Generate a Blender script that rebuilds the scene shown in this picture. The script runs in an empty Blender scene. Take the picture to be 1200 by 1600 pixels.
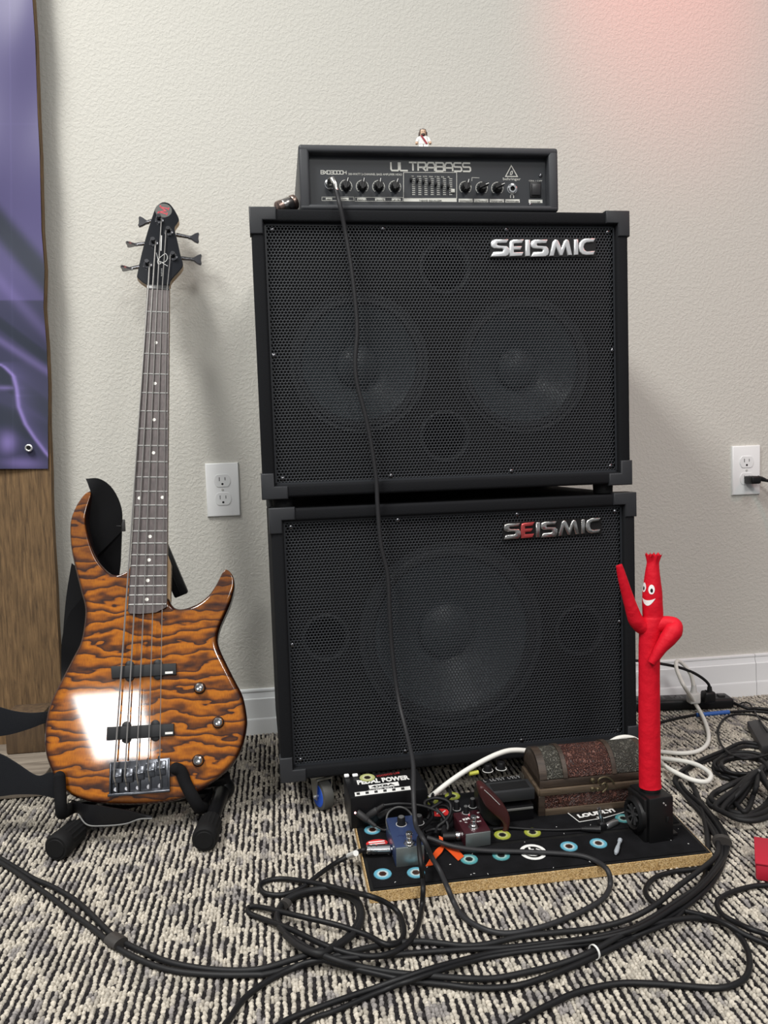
import bpy, bmesh, math, random
import numpy as np
from mathutils import Vector, Matrix, noise
from mathutils.geometry import tessellate_polygon

random.seed(7)
rng = np.random.default_rng(7)
S = bpy.context.scene
COL = S.collection
PI = math.pi

# ------------------------------------------------------------------ camera
FPX = 1260.156
CAM = Vector((0.0643, -1.7598, 0.6053))
YAW, PITCH, ROLL = 0.1288, -0.0748, -0.0338
_F = Vector((math.sin(YAW) * math.cos(PITCH), math.cos(YAW) * math.cos(PITCH), math.sin(PITCH)))
_R0 = Vector((math.cos(YAW), -math.sin(YAW), 0.0))
_U0 = _R0.cross(_F)
_R = _R0 * math.cos(ROLL) + _U0 * math.sin(ROLL)
_U = -_R0 * math.sin(ROLL) + _U0 * math.cos(ROLL)
cd = bpy.data.cameras.new('camera')
cd.sensor_fit = 'VERTICAL'
cd.sensor_height = 36.0
cd.lens = 36.0 * FPX / 1600.0
cd.clip_start = 0.05
cam = bpy.data.objects.new('camera', cd)
COL.objects.link(cam)
cam.matrix_world = Matrix(((_R.x, _U.x, -_F.x, CAM.x), (_R.y, _U.y, -_F.y, CAM.y), (_R.z, _U.z, -_F.z, CAM.z), (0, 0, 0, 1)))
S.camera = cam

# ------------------------------------------------------------------ world, lamps, exposure
S.view_settings.view_transform = 'Standard'
S.view_settings.look = 'None'
S.view_settings.gamma = 1.0
S.view_settings.use_curve_mapping = False
S.view_settings.exposure = 0.0
W = bpy.data.worlds.new('room_ambient')
S.world = W
W.use_nodes = True
W.node_tree.nodes['Background'].inputs[0].default_value = (0.95, 0.97, 1.0, 1)
W.node_tree.nodes['Background'].inputs[1].default_value = 0.30


def area(name, loc, target, sx, sy, power, color=(1, 1, 1), spread=PI):
    l = bpy.data.lights.new(name, 'AREA')
    l.shape = 'RECTANGLE'
    l.size, l.size_y, l.energy, l.color, l.spread = sx, sy, power, color, spread
    o = bpy.data.objects.new(name, l)
    COL.objects.link(o)
    o.location = loc
    o.rotation_euler = (Vector(target) - Vector(loc)).to_track_quat('-Z', 'Y').to_euler()
    return o


area('ceiling_panel_light', (-1.05, -1.55, 2.75), (-1.05, -1.55, 0), 0.6, 1.2, 94, (1.0, 0.99, 0.955))
area('ceiling_panel_light', (1.15, -1.75, 2.75), (1.15, -1.75, 0), 0.6, 1.2, 22, (1.0, 0.98, 0.95))
area('ceiling_panel_light', (0.75, -4.0, 2.75), (0.75, -4.0, 0), 0.6, 1.2, 75, (1.0, 0.985, 0.95))
area('ceiling_panel_light', (-1.02, -6.45, 2.75), (-1.02, -6.45, 0), 0.55, 1.5, 95, (1.0, 0.99, 0.96))


def spot(name, loc, target, power, color, angle, blend, radius):
    l = bpy.data.lights.new(name, 'SPOT')
    l.energy, l.color, l.spot_size, l.spot_blend, l.shadow_soft_size = power, color, angle, blend, radius
    o = bpy.data.objects.new(name, l)
    COL.objects.link(o)
    o.location = loc
    o.rotation_euler = (Vector(target) - Vector(loc)).to_track_quat('-Z', 'Y').to_euler()


spot('red_stage_lamp', (0.85, -0.75, 2.25), (0.94, 0.0, 1.66), 26, (1.0, 0.05, 0.03), 0.72, 1.0, 0.05)
spot('red_wash_lamp', (2.3, -1.6, 2.2), (1.15, 0.0, 0.75), 24, (1.0, 0.25, 0.2), 1.0, 1.0, 0.1)


# ------------------------------------------------------------------ pixel <-> place
def ray(u, v):
    return _F + _R * ((u - 600) / FPX) - _U * ((v - 800) / FPX)


def unproj(u, v, P, n):
    d = ray(u, v)
    return CAM + d * ((Vector(P) - CAM).dot(n) / d.dot(n))


def onz(u, v, z=0.0):
    return unproj(u, v, (0, 0, z), Vector((0, 0, 1)))


def ony(u, v, y=0.0):
    return unproj(u, v, (0, y, 0), Vector((0, 1, 0)))


def proj(P):
    d = Vector(P) - CAM
    z = d.dot(_F)
    return 600 + FPX * d.dot(_R) / z, 800 - FPX * d.dot(_U) / z


def pxm(P):
    return (Vector(P) - CAM).dot(_F) / FPX      # metres per pixel at a point


def mtx(O, X, Y, N):
    return Matrix(((X.x, Y.x, N.x, O.x), (X.y, Y.y, N.y, O.y), (X.z, Y.z, N.z, O.z), (0, 0, 0, 1)))


class Plane:
    def __init__(s, O, X, Y):
        s.O = Vector(O)
        s.X = Vector(X).normalized()
        Y = Vector(Y)
        s.Y = (Y - s.X * Y.dot(s.X)).normalized()
        s.N = s.X.cross(s.Y)
        s.M = mtx(s.O, s.X, s.Y, s.N)

    def pt(s, u, v, h=0.0):
        return unproj(u, v, s.O + s.N * h, s.N)

    def loc(s, u, v, h=0.0):
        q = s.pt(u, v, h) - s.O
        return Vector((q.dot(s.X), q.dot(s.Y), h))

    def world(s, x, y, h=0.0):
        return s.O + s.X * x + s.Y * y + s.N * h


def hsolve(A, N, v):
    lo, hi = 0.0, 0.5
    for _ in range(40):
        m = (lo + hi) / 2
        if proj(A + N * m)[1] > v:
            lo = m
        else:
            hi = m
    return lo


def block(pl, fl, fr, H, back):
    A, B = pl.pt(*fl), pl.pt(*fr)
    X = (B - A).normalized()
    N = pl.N
    Y = N.cross(X)
    Q = unproj(back[0], back[1], A + N * H, N)
    return mtx(A, X, Y, N), (B - A).length, (Q - A).dot(Y)


# ------------------------------------------------------------------ materials
MATS = {}


def mat(name, col=(0.5, 0.5, 0.5), rough=0.5, metal=0.0, spec=0.5, coat=0.0, bump=None, var=None, emit=None):
    """bump=(scale, strength, distance), var=(scale, amount) mottles the colour."""
    if name in MATS:
        return MATS[name]
    m = bpy.data.materials.new(name)
    m.use_nodes = True
    nt = m.node_tree
    b = nt.nodes['Principled BSDF']
    b.inputs['Base Color'].default_value = (*col, 1)
    b.inputs['Roughness'].default_value = rough
    b.inputs['Metallic'].default_value = metal
    b.inputs['Specular IOR Level'].default_value = spec
    b.inputs['Coat Weight'].default_value = coat
    b.inputs['Coat Roughness'].default_value = 0.05
    tc = nt.nodes.new('ShaderNodeTexCoord')
    if bump:
        n = nt.nodes.new('ShaderNodeTexNoise')
        n.inputs['Scale'].default_value = bump[0]
        n.inputs['Detail'].default_value = 3
        nt.links.new(tc.outputs['Object'], n.inputs['Vector'])
        bp = nt.nodes.new('ShaderNodeBump')
        bp.inputs['Strength'].default_value = bump[1]
        bp.inputs['Distance'].default_value = bump[2]
        nt.links.new(n.outputs['Fac'], bp.inputs['Height'])
        nt.links.new(bp.outputs['Normal'], b.inputs['Normal'])
    if var:
        n = nt.nodes.new('ShaderNodeTexNoise')
        n.inputs['Scale'].default_value = var[0]
        n.inputs['Detail'].default_value = 4
        nt.links.new(tc.outputs['Object'], n.inputs['Vector'])
        r = nt.nodes.new('ShaderNodeValToRGB')
        a = var[1]
        r.color_ramp.elements[0].position = 0.3
        r.color_ramp.elements[1].position = 0.7
        r.color_ramp.elements[0].color = (*[c * (1 - a) for c in col], 1)
        r.color_ramp.elements[1].color = (*[min(1, c * (1 + a)) for c in col], 1)
        nt.links.new(n.outputs['Fac'], r.inputs['Fac'])
        nt.links.new(r.outputs['Color'], b.inputs['Base Color'])
    if emit:
        b.inputs['Emission Color'].default_value = (*emit[0], 1)
        b.inputs['Emission Strength'].default_value = emit[1]
    MATS[name] = m
    return m


def nodes_of(m):
    nt = m.node_tree
    return nt, nt.nodes['Principled BSDF'], nt.nodes.new('ShaderNodeTexCoord')


def ramp(nt, stops, interp='LINEAR'):
    r = nt.nodes.new('ShaderNodeValToRGB')
    e = r.color_ramp.elements
    r.color_ramp.interpolation = interp
    while len(e) < len(stops):
        e.new(0.5)
    for el, (p, c) in zip(e, stops):
        el.position = p
        el.color = (*c, 1)
    return r


def math_node(nt, op, a, b=None):
    n = nt.nodes.new('ShaderNodeMath')
    n.operation = op
    for i, x in enumerate((a, b)):
        if x is None:
            continue
        if isinstance(x, (int, float)):
            n.inputs[i].default_value = x
        else:
            nt.links.new(x, n.inputs[i])
    return n.outputs[0]


BLACK = mat('black_plastic', (0.007, 0.007, 0.008), 0.42, spec=0.35)
BLACKM = mat('black_matte', (0.006, 0.006, 0.0065), 0.75, spec=0.25)
FOAM = mat('black_foam', (0.006, 0.006, 0.007), 0.9, spec=0.2, bump=(400, 0.3, 0.001))
RUBBER = mat('black_rubber_cable', (0.006, 0.006, 0.007), 0.5, spec=0.3, bump=(60, 0.1, 0.001))
CABLE2 = mat('worn_black_cable', (0.010, 0.010, 0.011), 0.55, spec=0.3, bump=(90, 0.2, 0.001))
CHROME = mat('chrome', (0.90, 0.91, 0.92), 0.16, 1.0)
DKCHROME = mat('black_chrome', (0.16, 0.16, 0.17), 0.18, 1.0)
STEEL = mat('steel', (0.78, 0.78, 0.76), 0.34, 0.75)
GREYMET = mat('brushed_grey_metal', (0.36, 0.40, 0.40), 0.42, 0.85, bump=(300, 0.05, 0.0005))
WHITEP = mat('white_plastic', (0.90, 0.91, 0.91), 0.35)
WHITECORD = mat('white_cord', (0.74, 0.73, 0.68), 0.5)
WHITEINK = mat('white_ink', (0.75, 0.75, 0.73), 0.6)
REDINK = mat('red_ink', (0.42, 0.03, 0.03), 0.6)
WHITETRIM = mat('white_gloss_paint', (0.88, 0.90, 0.91), 0.35, bump=(14, 0.05, 0.002))
RED = mat('red_nylon', (0.62, 0.004, 0.018), 0.6, bump=(70, 0.55, 0.003), spec=.25)


def wall_material():
    m = mat('textured_wall_paint', (0.60, 0.585, 0.535), 0.75, spec=0.3)
    nt, b, tc = nodes_of(m)
    n1 = nt.nodes.new('ShaderNodeTexNoise')
    n1.inputs['Scale'].default_value = 150
    n1.inputs['Detail'].default_value = 3
    n1.inputs['Distortion'].default_value = 0.6
    n2 = nt.nodes.new('ShaderNodeTexNoise')
    n2.inputs['Scale'].default_value = 330
    n2.inputs['Detail'].default_value = 2
    nt.links.new(tc.outputs['Object'], n1.inputs['Vector'])
    nt.links.new(tc.outputs['Object'], n2.inputs['Vector'])
    r = ramp(nt, [(0.42, (0, 0, 0)), (0.62, (1, 1, 1))])
    nt.links.new(n1.outputs['Fac'], r.inputs['Fac'])
    h = math_node(nt, 'ADD', r.outputs['Color'], math_node(nt, 'MULTIPLY', n2.outputs['Fac'], 0.7))
    bp = nt.nodes.new('ShaderNodeBump')
    bp.inputs['Strength'].default_value = 0.36
    bp.inputs['Distance'].default_value = 0.0014
    nt.links.new(h, bp.inputs['Height'])
    nt.links.new(bp.outputs['Normal'], b.inputs['Normal'])
    return m


def quilt_material():
    """Quilted maple under amber lacquer, dark burst following the painted rim (attribute 'burst')."""
    m = mat('quilted_maple_lacquer', (0.5, 0.2, 0.02), 0.45, spec=0.1, coat=1.0)
    m.node_tree.nodes['Principled BSDF'].inputs['Coat Roughness'].default_value = 0.05
    nt, b, tc = nodes_of(m)
    mp = nt.nodes.new('ShaderNodeMapping')
    at = nt.nodes.new('ShaderNodeAttribute')
    at.attribute_name = 'gpos'
    nt.links.new(at.outputs['Vector'], mp.inputs['Vector'])
    mp.inputs['Scale'].default_value = (13.0, 34.0, 1.0)
    n1 = nt.nodes.new('ShaderNodeTexNoise')
    n1.inputs['Scale'].default_value = 1.0
    n1.inputs['Detail'].default_value = 2.5
    n1.inputs['Roughness'].default_value = 0.55
    nt.links.new(mp.outputs['Vector'], n1.inputs['Vector'])
    mp2 = nt.nodes.new('ShaderNodeMapping')
    mp2.inputs['Scale'].default_value = (26.0, 55.0, 1.0)
    mp2.inputs['Location'].default_value = (3.3, 1.7, 0)
    nt.links.new(at.outputs['Vector'], mp2.inputs['Vector'])
    n2 = nt.nodes.new('ShaderNodeTexNoise')
    n2.inputs['Scale'].default_value = 1.0
    n2.inputs['Detail'].default_value = 2
    nt.links.new(mp2.outputs['Vector'], n2.inputs['Vector'])
    sep = nt.nodes.new('ShaderNodeSeparateXYZ')
    nt.links.new(at.outputs['Vector'], sep.inputs['Vector'])
    y = math_node(nt, 'MULTIPLY', sep.outputs['Y'], 52.0)
    w = math_node(nt, 'MULTIPLY', n1.outputs['Fac'], 3.4)
    w2 = math_node(nt, 'MULTIPLY', n2.outputs['Fac'], 0.75)
    h = math_node(nt, 'FRACT', math_node(nt, 'ADD', math_node(nt, 'ADD', y, w), w2))
    r = ramp(nt, [(0.0, (0.030, 0.010, 0.007)), (0.05, (0.050, 0.017, 0.007)), (0.25, (0.16, 0.044, 0.004)),
                  (0.50, (0.42, 0.120, 0.003)), (0.76, (0.60, 0.190, 0.004)), (0.93, (0.46, 0.130, 0.003)), (0.975, (0.12, 0.036, 0.006)), (1.0, (0.030, 0.010, 0.007))])
    nt.links.new(h, r.inputs['Fac'])
    # fine figure
    mp3 = nt.nodes.new('ShaderNodeMapping')
    mp3.inputs['Scale'].default_value = (900.0, 120.0, 1.0)
    nt.links.new(at.outputs['Vector'], mp3.inputs['Vector'])
    n3 = nt.nodes.new('ShaderNodeTexNoise')
    n3.inputs['Scale'].default_value = 1.0
    nt.links.new(mp3.outputs['Vector'], n3.inputs['Vector'])
    mx = nt.nodes.new('ShaderNodeMix')
    mx.data_type = 'RGBA'
    mx.blend_type = 'MULTIPLY'
    mx.inputs[0].default_value = 0.4
    r3 = ramp(nt, [(0.3, (0.45, 0.42, 0.4)), (0.6, (1.1, 1.1, 1.1))])
    nt.links.new(n3.outputs['Fac'], r3.inputs['Fac'])
    nt.links.new(r.outputs['Color'], mx.inputs[6])
    nt.links.new(r3.outputs['Color'], mx.inputs[7])
    bu = nt.nodes.new('ShaderNodeAttribute')
    bu.attribute_name = 'burst'
    mx2 = nt.nodes.new('ShaderNodeMix')
    mx2.data_type = 'RGBA'
    nt.links.new(bu.outputs['Fac'], mx2.inputs[0])
    nt.links.new(mx.outputs[2], mx2.inputs[6])
    mx2.inputs[7].default_value = (0.022, 0.005, 0.003, 1)
    nt.links.new(mx2.outputs[2], b.inputs['Base Color'])
    return m


def wood(name, c0, c1, scale, stretch, rough=0.7, bumps=0.3, axis=2):
    m = mat(name, c0, rough)
    nt, b, tc = nodes_of(m)
    mp = nt.nodes.new('ShaderNodeMapping')
    sc = [scale] * 3
    sc[axis] = scale / stretch
    mp.inputs['Scale'].default_value = sc
    nt.links.new(tc.outputs['Object'], mp.inputs['Vector'])
    n = nt.nodes.new('ShaderNodeTexNoise')
    n.inputs['Scale'].default_value = 1
    n.inputs['Detail'].default_value = 6
    n.inputs['Roughness'].default_value = 0.65
    n.inputs['Distortion'].default_value = 0.5
    nt.links.new(mp.outputs['Vector'], n.inputs['Vector'])
    r = ramp(nt, [(0.28, c0), (0.5, tuple((a + c) / 2 for a, c in zip(c0, c1))), (0.72, c1)])
    nt.links.new(n.outputs['Fac'], r.inputs['Fac'])
    nt.links.new(r.outputs['Color'], b.inputs['Base Color'])
    bp = nt.nodes.new('ShaderNodeBump')
    bp.inputs['Strength'].default_value = bumps
    bp.inputs['Distance'].default_value = 0.002
    nt.links.new(n.outputs['Fac'], bp.inputs['Height'])
    nt.links.new(bp.outputs['Normal'], b.inputs['Normal'])
    return m


# ------------------------------------------------------------------ mesh helpers
def box_bm(lo, hi, bev=0.0, seg=2):
    bm = bmesh.new()
    bmesh.ops.create_cube(bm, size=1.0)
    lo, hi = Vector(lo), Vector(hi)
    for v in bm.verts:
        v.co = Vector((lo[i] + (hi[i] - lo[i]) * (v.co[i] + 0.5) for i in range(3)))
    if bev > 0:
        bmesh.ops.bevel(bm, geom=bm.edges[:], offset=bev, segments=seg, profile=0.5, affect='EDGES', clamp_overlap=True)
    return bm


def prism_bm(pts, z0, z1, bev=0.0, seg=1):
    bm = bmesh.new()
    vs = [bm.verts.new((p[0], p[1], z0)) for p in pts]
    f = bm.faces.new(vs)
    f.normal_update()
    if f.normal.z < 0:
        f.normal_flip()
    r = bmesh.ops.extrude_face_region(bm, geom=[f])
    top = [g for g in r['geom'] if isinstance(g, bmesh.types.BMVert)]
    for v in top:
        v.co.z = z1
    bmesh.ops.recalc_face_normals(bm, faces=bm.faces[:])
    if bev > 0:
        tf = [g for g in r['geom'] if isinstance(g, bmesh.types.BMFace)]
        es = set(e for t in tf for e in t.edges)
        bmesh.ops.bevel(bm, geom=list(es), offset=bev, segments=seg, profile=0.5, affect='EDGES', clamp_overlap=True)
    big = [f for f in bm.faces if len(f.verts) > 4]
    bmesh.ops.triangulate(bm, faces=big)
    return bm


def lathe_bm(prof, n=24, cap0=True, cap1=True):
    bm = bmesh.new()
    rings = []
    for r, z in prof:
        rings.append([bm.verts.new((r * math.cos(2 * PI * k / n), r * math.sin(2 * PI * k / n), z)) for k in range(n)])
    for a, b in zip(rings, rings[1:]):
        for k in range(n):
            bm.faces.new((a[k], a[(k + 1) % n], b[(k + 1) % n], b[k]))
    if cap0:
        bm.faces.new(rings[0][::-1])
    if cap1:
        bm.faces.new(rings[-1])
    bmesh.ops.recalc_face_normals(bm, faces=bm.faces[:])
    return bm


def smooth_path(pts, per=8, closed=False):
    P = [Vector(p) for p in pts]
    n = len(P)
    out = []
    rngk = range(n if closed else n - 1)
    for i in rngk:
        if closed:
            p0, p1, p2, p3 = P[(i - 1) % n], P[i], P[(i + 1) % n], P[(i + 2) % n]
        else:
            p1, p2 = P[i], P[i + 1]
            p0 = P[i - 1] if i > 0 else p1 * 2 - p2
            p3 = P[i + 2] if i + 2 < n else p2 * 2 - p1
        for k in range(per):
            t = k / per
            out.append(0.5 * ((2 * p1) + (p2 - p0) * t + (2 * p0 - 5 * p1 + 4 * p2 - p3) * t * t + (3 * p1 - p0 - 3 * p2 + p3) * t ** 3))
    if not closed:
        out.append(P[-1].copy())
    return out


def tube_bm(pts, rad, n=12, caps=True, flat=1.0):
    """tube along pts; rad a number or a list; flat squeezes it along the frame's second axis."""
    bm = bmesh.new()
    P = [Vector(p) for p in pts]
    if not isinstance(rad, (list, tuple)):
        rad = [rad] * len(P)
    T = []
    for i in range(len(P)):
        a, b = P[max(i - 1, 0)], P[min(i + 1, len(P) - 1)]
        d = b - a
        T.append(d.normalized() if d.length > 1e-9 else Vector((0, 0, 1)))
    up = Vector((0, 0, 1)) if abs(T[0].z) < 0.9 else Vector((1, 0, 0))
    u = (up - T[0] * up.dot(T[0])).normalized()
    rings = []
    for i in range(len(P)):
        u = u - T[i] * u.dot(T[i])
        u = u.normalized() if u.length > 1e-6 else T[i].orthogonal().normalized()
        w = T[i].cross(u)
        rings.append([bm.verts.new(P[i] + (u * math.cos(2 * PI * k / n) * flat + w * math.sin(2 * PI * k / n)) * rad[i]) for k in range(n)])
    for a, b in zip(rings, rings[1:]):
        for k in range(n):
            bm.faces.new((a[k], a[(k + 1) % n], b[(k + 1) % n], b[k]))
    if caps:
        bm.faces.new(rings[0][::-1])
        bm.faces.new(rings[-1])
    bmesh.ops.recalc_face_normals(bm, faces=bm.faces[:])
    return bm


def sphere_bm(r, seg=16, rings=10, scale=(1, 1, 1)):
    bm = bmesh.new()
    bmesh.ops.create_uvsphere(bm, u_segments=seg, v_segments=rings, radius=r)
    for v in bm.verts:
        v.co = Vector((v.co.x * scale[0], v.co.y * scale[1], v.co.z * scale[2]))
    return bm


def ribbon_bm(A, B, thick=0.002):
    """strip between two edge lines of points, given a thickness."""
    bm = bmesh.new()
    n = len(A)
    rows = []
    for i in range(n):
        a, b = Vector(A[i]), Vector(B[i])
        t = Vector(A[min(i + 1, n - 1)]) - Vector(A[max(i - 1, 0)])
        nn = t.cross(b - a)
        nn = nn.normalized() * thick / 2 if nn.length > 1e-9 else Vector((0, thick / 2, 0))
        m_ = (a + b) / 2
        rows.append([bm.verts.new(p) for p in (a + nn, m_ + nn * 1.6, b + nn, b - nn, m_ - nn * 1.6, a - nn)])
    for r0, r1 in zip(rows, rows[1:]):
        for k in range(6):
            bm.faces.new((r0[k], r0[(k + 1) % 6], r1[(k + 1) % 6], r1[k]))
    bm.faces.new(rows[0][::-1])
    bm.faces.new(rows[-1])
    bmesh.ops.recalc_face_normals(bm, faces=bm.faces[:])
    return bm


def rot_to(axis):
    return Vector(axis).to_track_quat('Z', 'Y').to_matrix().to_4x4()


def T(x, y=None, z=None):
    return Matrix.Translation(x if y is None else (x, y, z))


def Rz(a):
    return Matrix.Rotation(a, 4, 'Z')


def Rx(a):
    return Matrix.Rotation(a, 4, 'X')


def Ry(a):
    return Matrix.Rotation(a, 4, 'Y')


OFF = {}


def link(name, me, m, parent=None, angle=35):
    if m is not None:
        for k in (m if isinstance(m, (list, tuple)) else [m]):
            me.materials.append(k)
    o = bpy.data.objects.new(name, me)
    COL.objects.link(o)
    if parent is not None:
        o.parent = parent
        OFF[o.name] = OFF[parent.name]
    else:
        OFF[o.name] = Vector((0, 0, 0))
    return o


def obj(name, pieces, m, parent=None, angle=35, origin=None):
    """pieces: bmesh, or list of bmesh / (bmesh, matrix), all in world place. ONE mesh object."""
    if not isinstance(pieces, list):
        pieces = [pieces]
    me = bpy.data.meshes.new(name)
    out = bmesh.new()
    for p in pieces:
        bm, M = p if isinstance(p, tuple) else (p, None)
        if M is not None:
            bm.transform(M)
            if M.determinant() < 0:
                bmesh.ops.reverse_faces(bm, faces=bm.faces[:])
        tmp = bpy.data.meshes.new('t')
        bm.to_mesh(tmp)
        bm.free()
        out.from_mesh(tmp)
        bpy.data.meshes.remove(tmp)
    off = OFF[parent.name] if parent is not None else (Vector(origin) if origin is not None else Vector((0, 0, 0)))
    out.transform(T(-off))
    out.to_mesh(me)
    out.free()
    for p in me.polygons:
        p.use_smooth = True
    me.set_sharp_from_angle(angle=math.radians(angle))
    o = link(name, me, m, parent)
    if parent is None and origin is not None:
        o.location = origin
        OFF[o.name] = Vector(origin)
    return o


def tag(o, label=None, cat=None, group=None, kind=None):
    if label: o['label'] = label
    if cat: o['category'] = cat
    if group: o['group'] = group
    if kind: o['kind'] = kind
    return o


def thing(name, label, cat, loc, group=None):
    o = bpy.data.objects.new(name, None)
    o.empty_display_size = 0.02
    COL.objects.link(o)
    o.location = loc
    OFF[o.name] = Vector(loc)
    return tag(o, label, cat, group)


def copy_part(src, parent, delta):
    """a repeat of a part under the same parent, moved by delta; shares its mesh."""
    c = src.copy()
    COL.objects.link(c)
    c.parent = parent
    c.location = Vector(src.location) + Vector(delta)
    OFF[c.name] = OFF[src.name] + Vector(delta)
    for ch in list(src.children):
        d = ch.copy()
        COL.objects.link(d)
        d.parent = c
    return c


def text_bm(s, size, depth=0.0003, align='LEFT', xs=1.0, res=2, bold=0.0):
    cu = bpy.data.curves.new('t', 'FONT')
    cu.body = s
    cu.size = size
    cu.align_x = align
    cu.align_y = 'BOTTOM_BASELINE'
    cu.extrude = depth
    cu.resolution_u = res
    cu.offset = bold
    o = bpy.data.objects.new('t', cu)
    COL.objects.link(o)
    dg = bpy.context.evaluated_depsgraph_get()
    me = bpy.data.meshes.new_from_object(o.evaluated_get(dg))
    bm = bmesh.new()
    bm.from_mesh(me)
    bpy.data.objects.remove(o)
    bpy.data.curves.remove(cu)
    bpy.data.meshes.remove(me)
    bm.transform(Matrix.Diagonal((xs, 1, 1, 1)))
    return bm


STROKES = {
    'U': [[(0, 1), (0, .16), (.12, 0), (.88, 0), (1, .16), (1, 1)]],
    'L': [[(0, 1), (0, .12), (.1, 0), (1, 0)]],
    'T': [[(0, 1), (1, 1)], [(.5, 1), (.5, 0)]],
    'R': [[(0, 0), (0, 1), (.88, 1), (1, .86), (1, .58), (.88, .43), (0, .43)], [(.55, .43), (1, 0)]],
    'A': [[(0, 0), (0, .72), (.2, 1), (.8, 1), (1, .72), (1, 0)], [(0, .40), (1, .40)]],
    'B': [[(0, .52), (0, 1), (.86, 1), (1, .88), (1, .64), (.88, .52)], [(0, .52), (.88, .52), (1, .40), (1, .12), (.87, 0), (0, 0), (0, .52)]],
    'S': [[(1, 1), (.12, 1), (0, .88), (0, .64), (.12, .52), (.88, .52), (1, .40), (1, .12), (.88, 0), (0, 0)]],
    'X': [[(0, 1), (1, 0)], [(0, 0), (1, 1)]],
    'D': [[(0, 0), (0, 1), (.85, 1), (1, .85), (1, .15), (.85, 0), (0, 0)]],
    '3': [[(0, 1), (.88, 1), (1, .88), (1, .64), (.9, .52), (.2, .52)], [(.9, .52), (1, .40), (1, .12), (.88, 0), (0, 0)]],
    '0': [[(.12, 0), (0, .14), (0, .86), (.12, 1), (.88, 1), (1, .86), (1, .14), (.88, 0), (.12, 0)]],
    'H': [[(0, 1), (0, 0)], [(1, 1), (1, 0)], [(0, .5), (1, .5)]],
}


def stroke_bm(line, w, z0, z1):
    """flat pen stroke along a 2D line as a solid strip."""
    bm = bmesh.new()
    n = len(line)
    L, Rr = [], []
    P = [Vector((p[0], p[1])) for p in line]
    closed = (P[0] - P[-1]).length < 1e-9
    for i in range(n):
        a = P[i - 1] if i > 0 else (P[-2] if closed else None)
        c = P[i + 1] if i < n - 1 else (P[1] if closed else None)
        d0 = (P[i] - a).normalized() if a is not None else None
        d1 = (c - P[i]).normalized() if c is not None else None
        d0 = d0 if d0 is not None else d1
        d1 = d1 if d1 is not None else d0
        t = (d0 + d1).normalized()
        nn = Vector((-t.y, t.x))
        k = w / 2 / max(0.45, nn.dot(Vector((-d1.y, d1.x))))
        L.append(P[i] + nn * k)
        Rr.append(P[i] - nn * k)
    vs = []
    for i in range(n):
        vs.append([bm.verts.new((q.x, q.y, z)) for q, z in ((L[i], z1), (Rr[i], z1), (Rr[i], z0), (L[i], z0))])
    for a, b in zip(vs, vs[1:]):
        for k in range(4):
            bm.faces.new((a[k], a[(k + 1) % 4], b[(k + 1) % 4], b[k]))
    if not closed:
        bm.faces.new(vs[0][::-1])
        bm.faces.new(vs[-1])
    bmesh.ops.recalc_face_normals(bm, faces=bm.faces[:])
    return bm


def stroke_text(s, x, y, cw, ch, gap, w, M, d=0.0005):
    out = []
    for c in s:
        if c != ' ':
            for ln in STROKES[c]:
                out.append((stroke_bm([(x + p[0] * cw, y + p[1] * ch) for p in ln], w, 0, d), M.copy()))
        x += cw + gap
    return out


def fast_mesh(name, co, quads=None, tris=None, cols=None):
    me = bpy.data.meshes.new(name)
    nv = len(co)
    me.vertices.add(nv)
    me.vertices.foreach_set('co', np.asarray(co, np.float32).ravel())
    parts_, tot = [], []
    for f, k in ((quads, 4), (tris, 3)):
        if f is not None and len(f):
            parts_.append(np.asarray(f, np.int32).ravel())
            tot.append(np.full(len(f), k, np.int32))
    idx = np.concatenate(parts_)
    tt = np.concatenate(tot)
    st = np.concatenate([[0], np.cumsum(tt)[:-1]]).astype(np.int32)
    me.loops.add(len(idx))
    me.loops.foreach_set('vertex_index', idx)
    me.polygons.add(len(tt))
    me.polygons.foreach_set('loop_start', st)
    me.polygons.foreach_set('loop_total', tt)
    me.polygons.foreach_set('use_smooth', np.ones(len(tt), bool))
    if cols is not None:
        a = me.color_attributes.new('tint', 'FLOAT_COLOR', 'POINT')
        a.data.foreach_set('color', np.asarray(cols, np.float32).ravel())
    me.update()
    me.validate()
    return me


# ================================================================== SETTING
WALLM = wall_material()
tag(obj('wall_back', box_bm((-2.2, 0, -0.02), (3.2, 0.12, 2.75)), WALLM), kind='structure')
CARPETBASE = mat('carpet_backing', (0.022, 0.020, 0.020), 0.95)
floor_o = tag(obj('floor', box_bm((-2.2, -3.2, -0.03), (3.2, 0.0, -0.004)), CARPETBASE), kind='structure')

BP = [(0, .0969), (.006, .0969), (.0072, .0952), (.0074, .0915), (.0060, .0895), (.0060, .0880), (.0085, .0800), (.0090, .0775), (.0110, .0755),
      (.0113, .0550), (.0122, .0340), (.0136, .0318), (.0140, .0290), (.0140, -0.004), (0, -0.004)]


def baseboard(x0, x1):
    bm = bmesh.new()
    a = [bm.verts.new((x0, -d, z)) for d, z in BP]
    b = [bm.verts.new((x1, -d, z)) for d, z in BP]
    n = len(BP)
    for k in range(n):
        bm.faces.new((a[k], a[(k + 1) % n], b[(k + 1) % n], b[k]))
    bm.faces.new(a[::-1])
    bm.faces.new(b)
    bmesh.ops.recalc_face_normals(bm, faces=bm.faces[:])
    return bm


xs_seam = ony(1182, 1050, -0.013).x
bbo = tag(obj('baseboard_back', [baseboard(-2.2, xs_seam - 0.0006), baseboard(xs_seam + 0.0006, 3.2)], WHITETRIM, angle=25), kind='structure')


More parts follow.
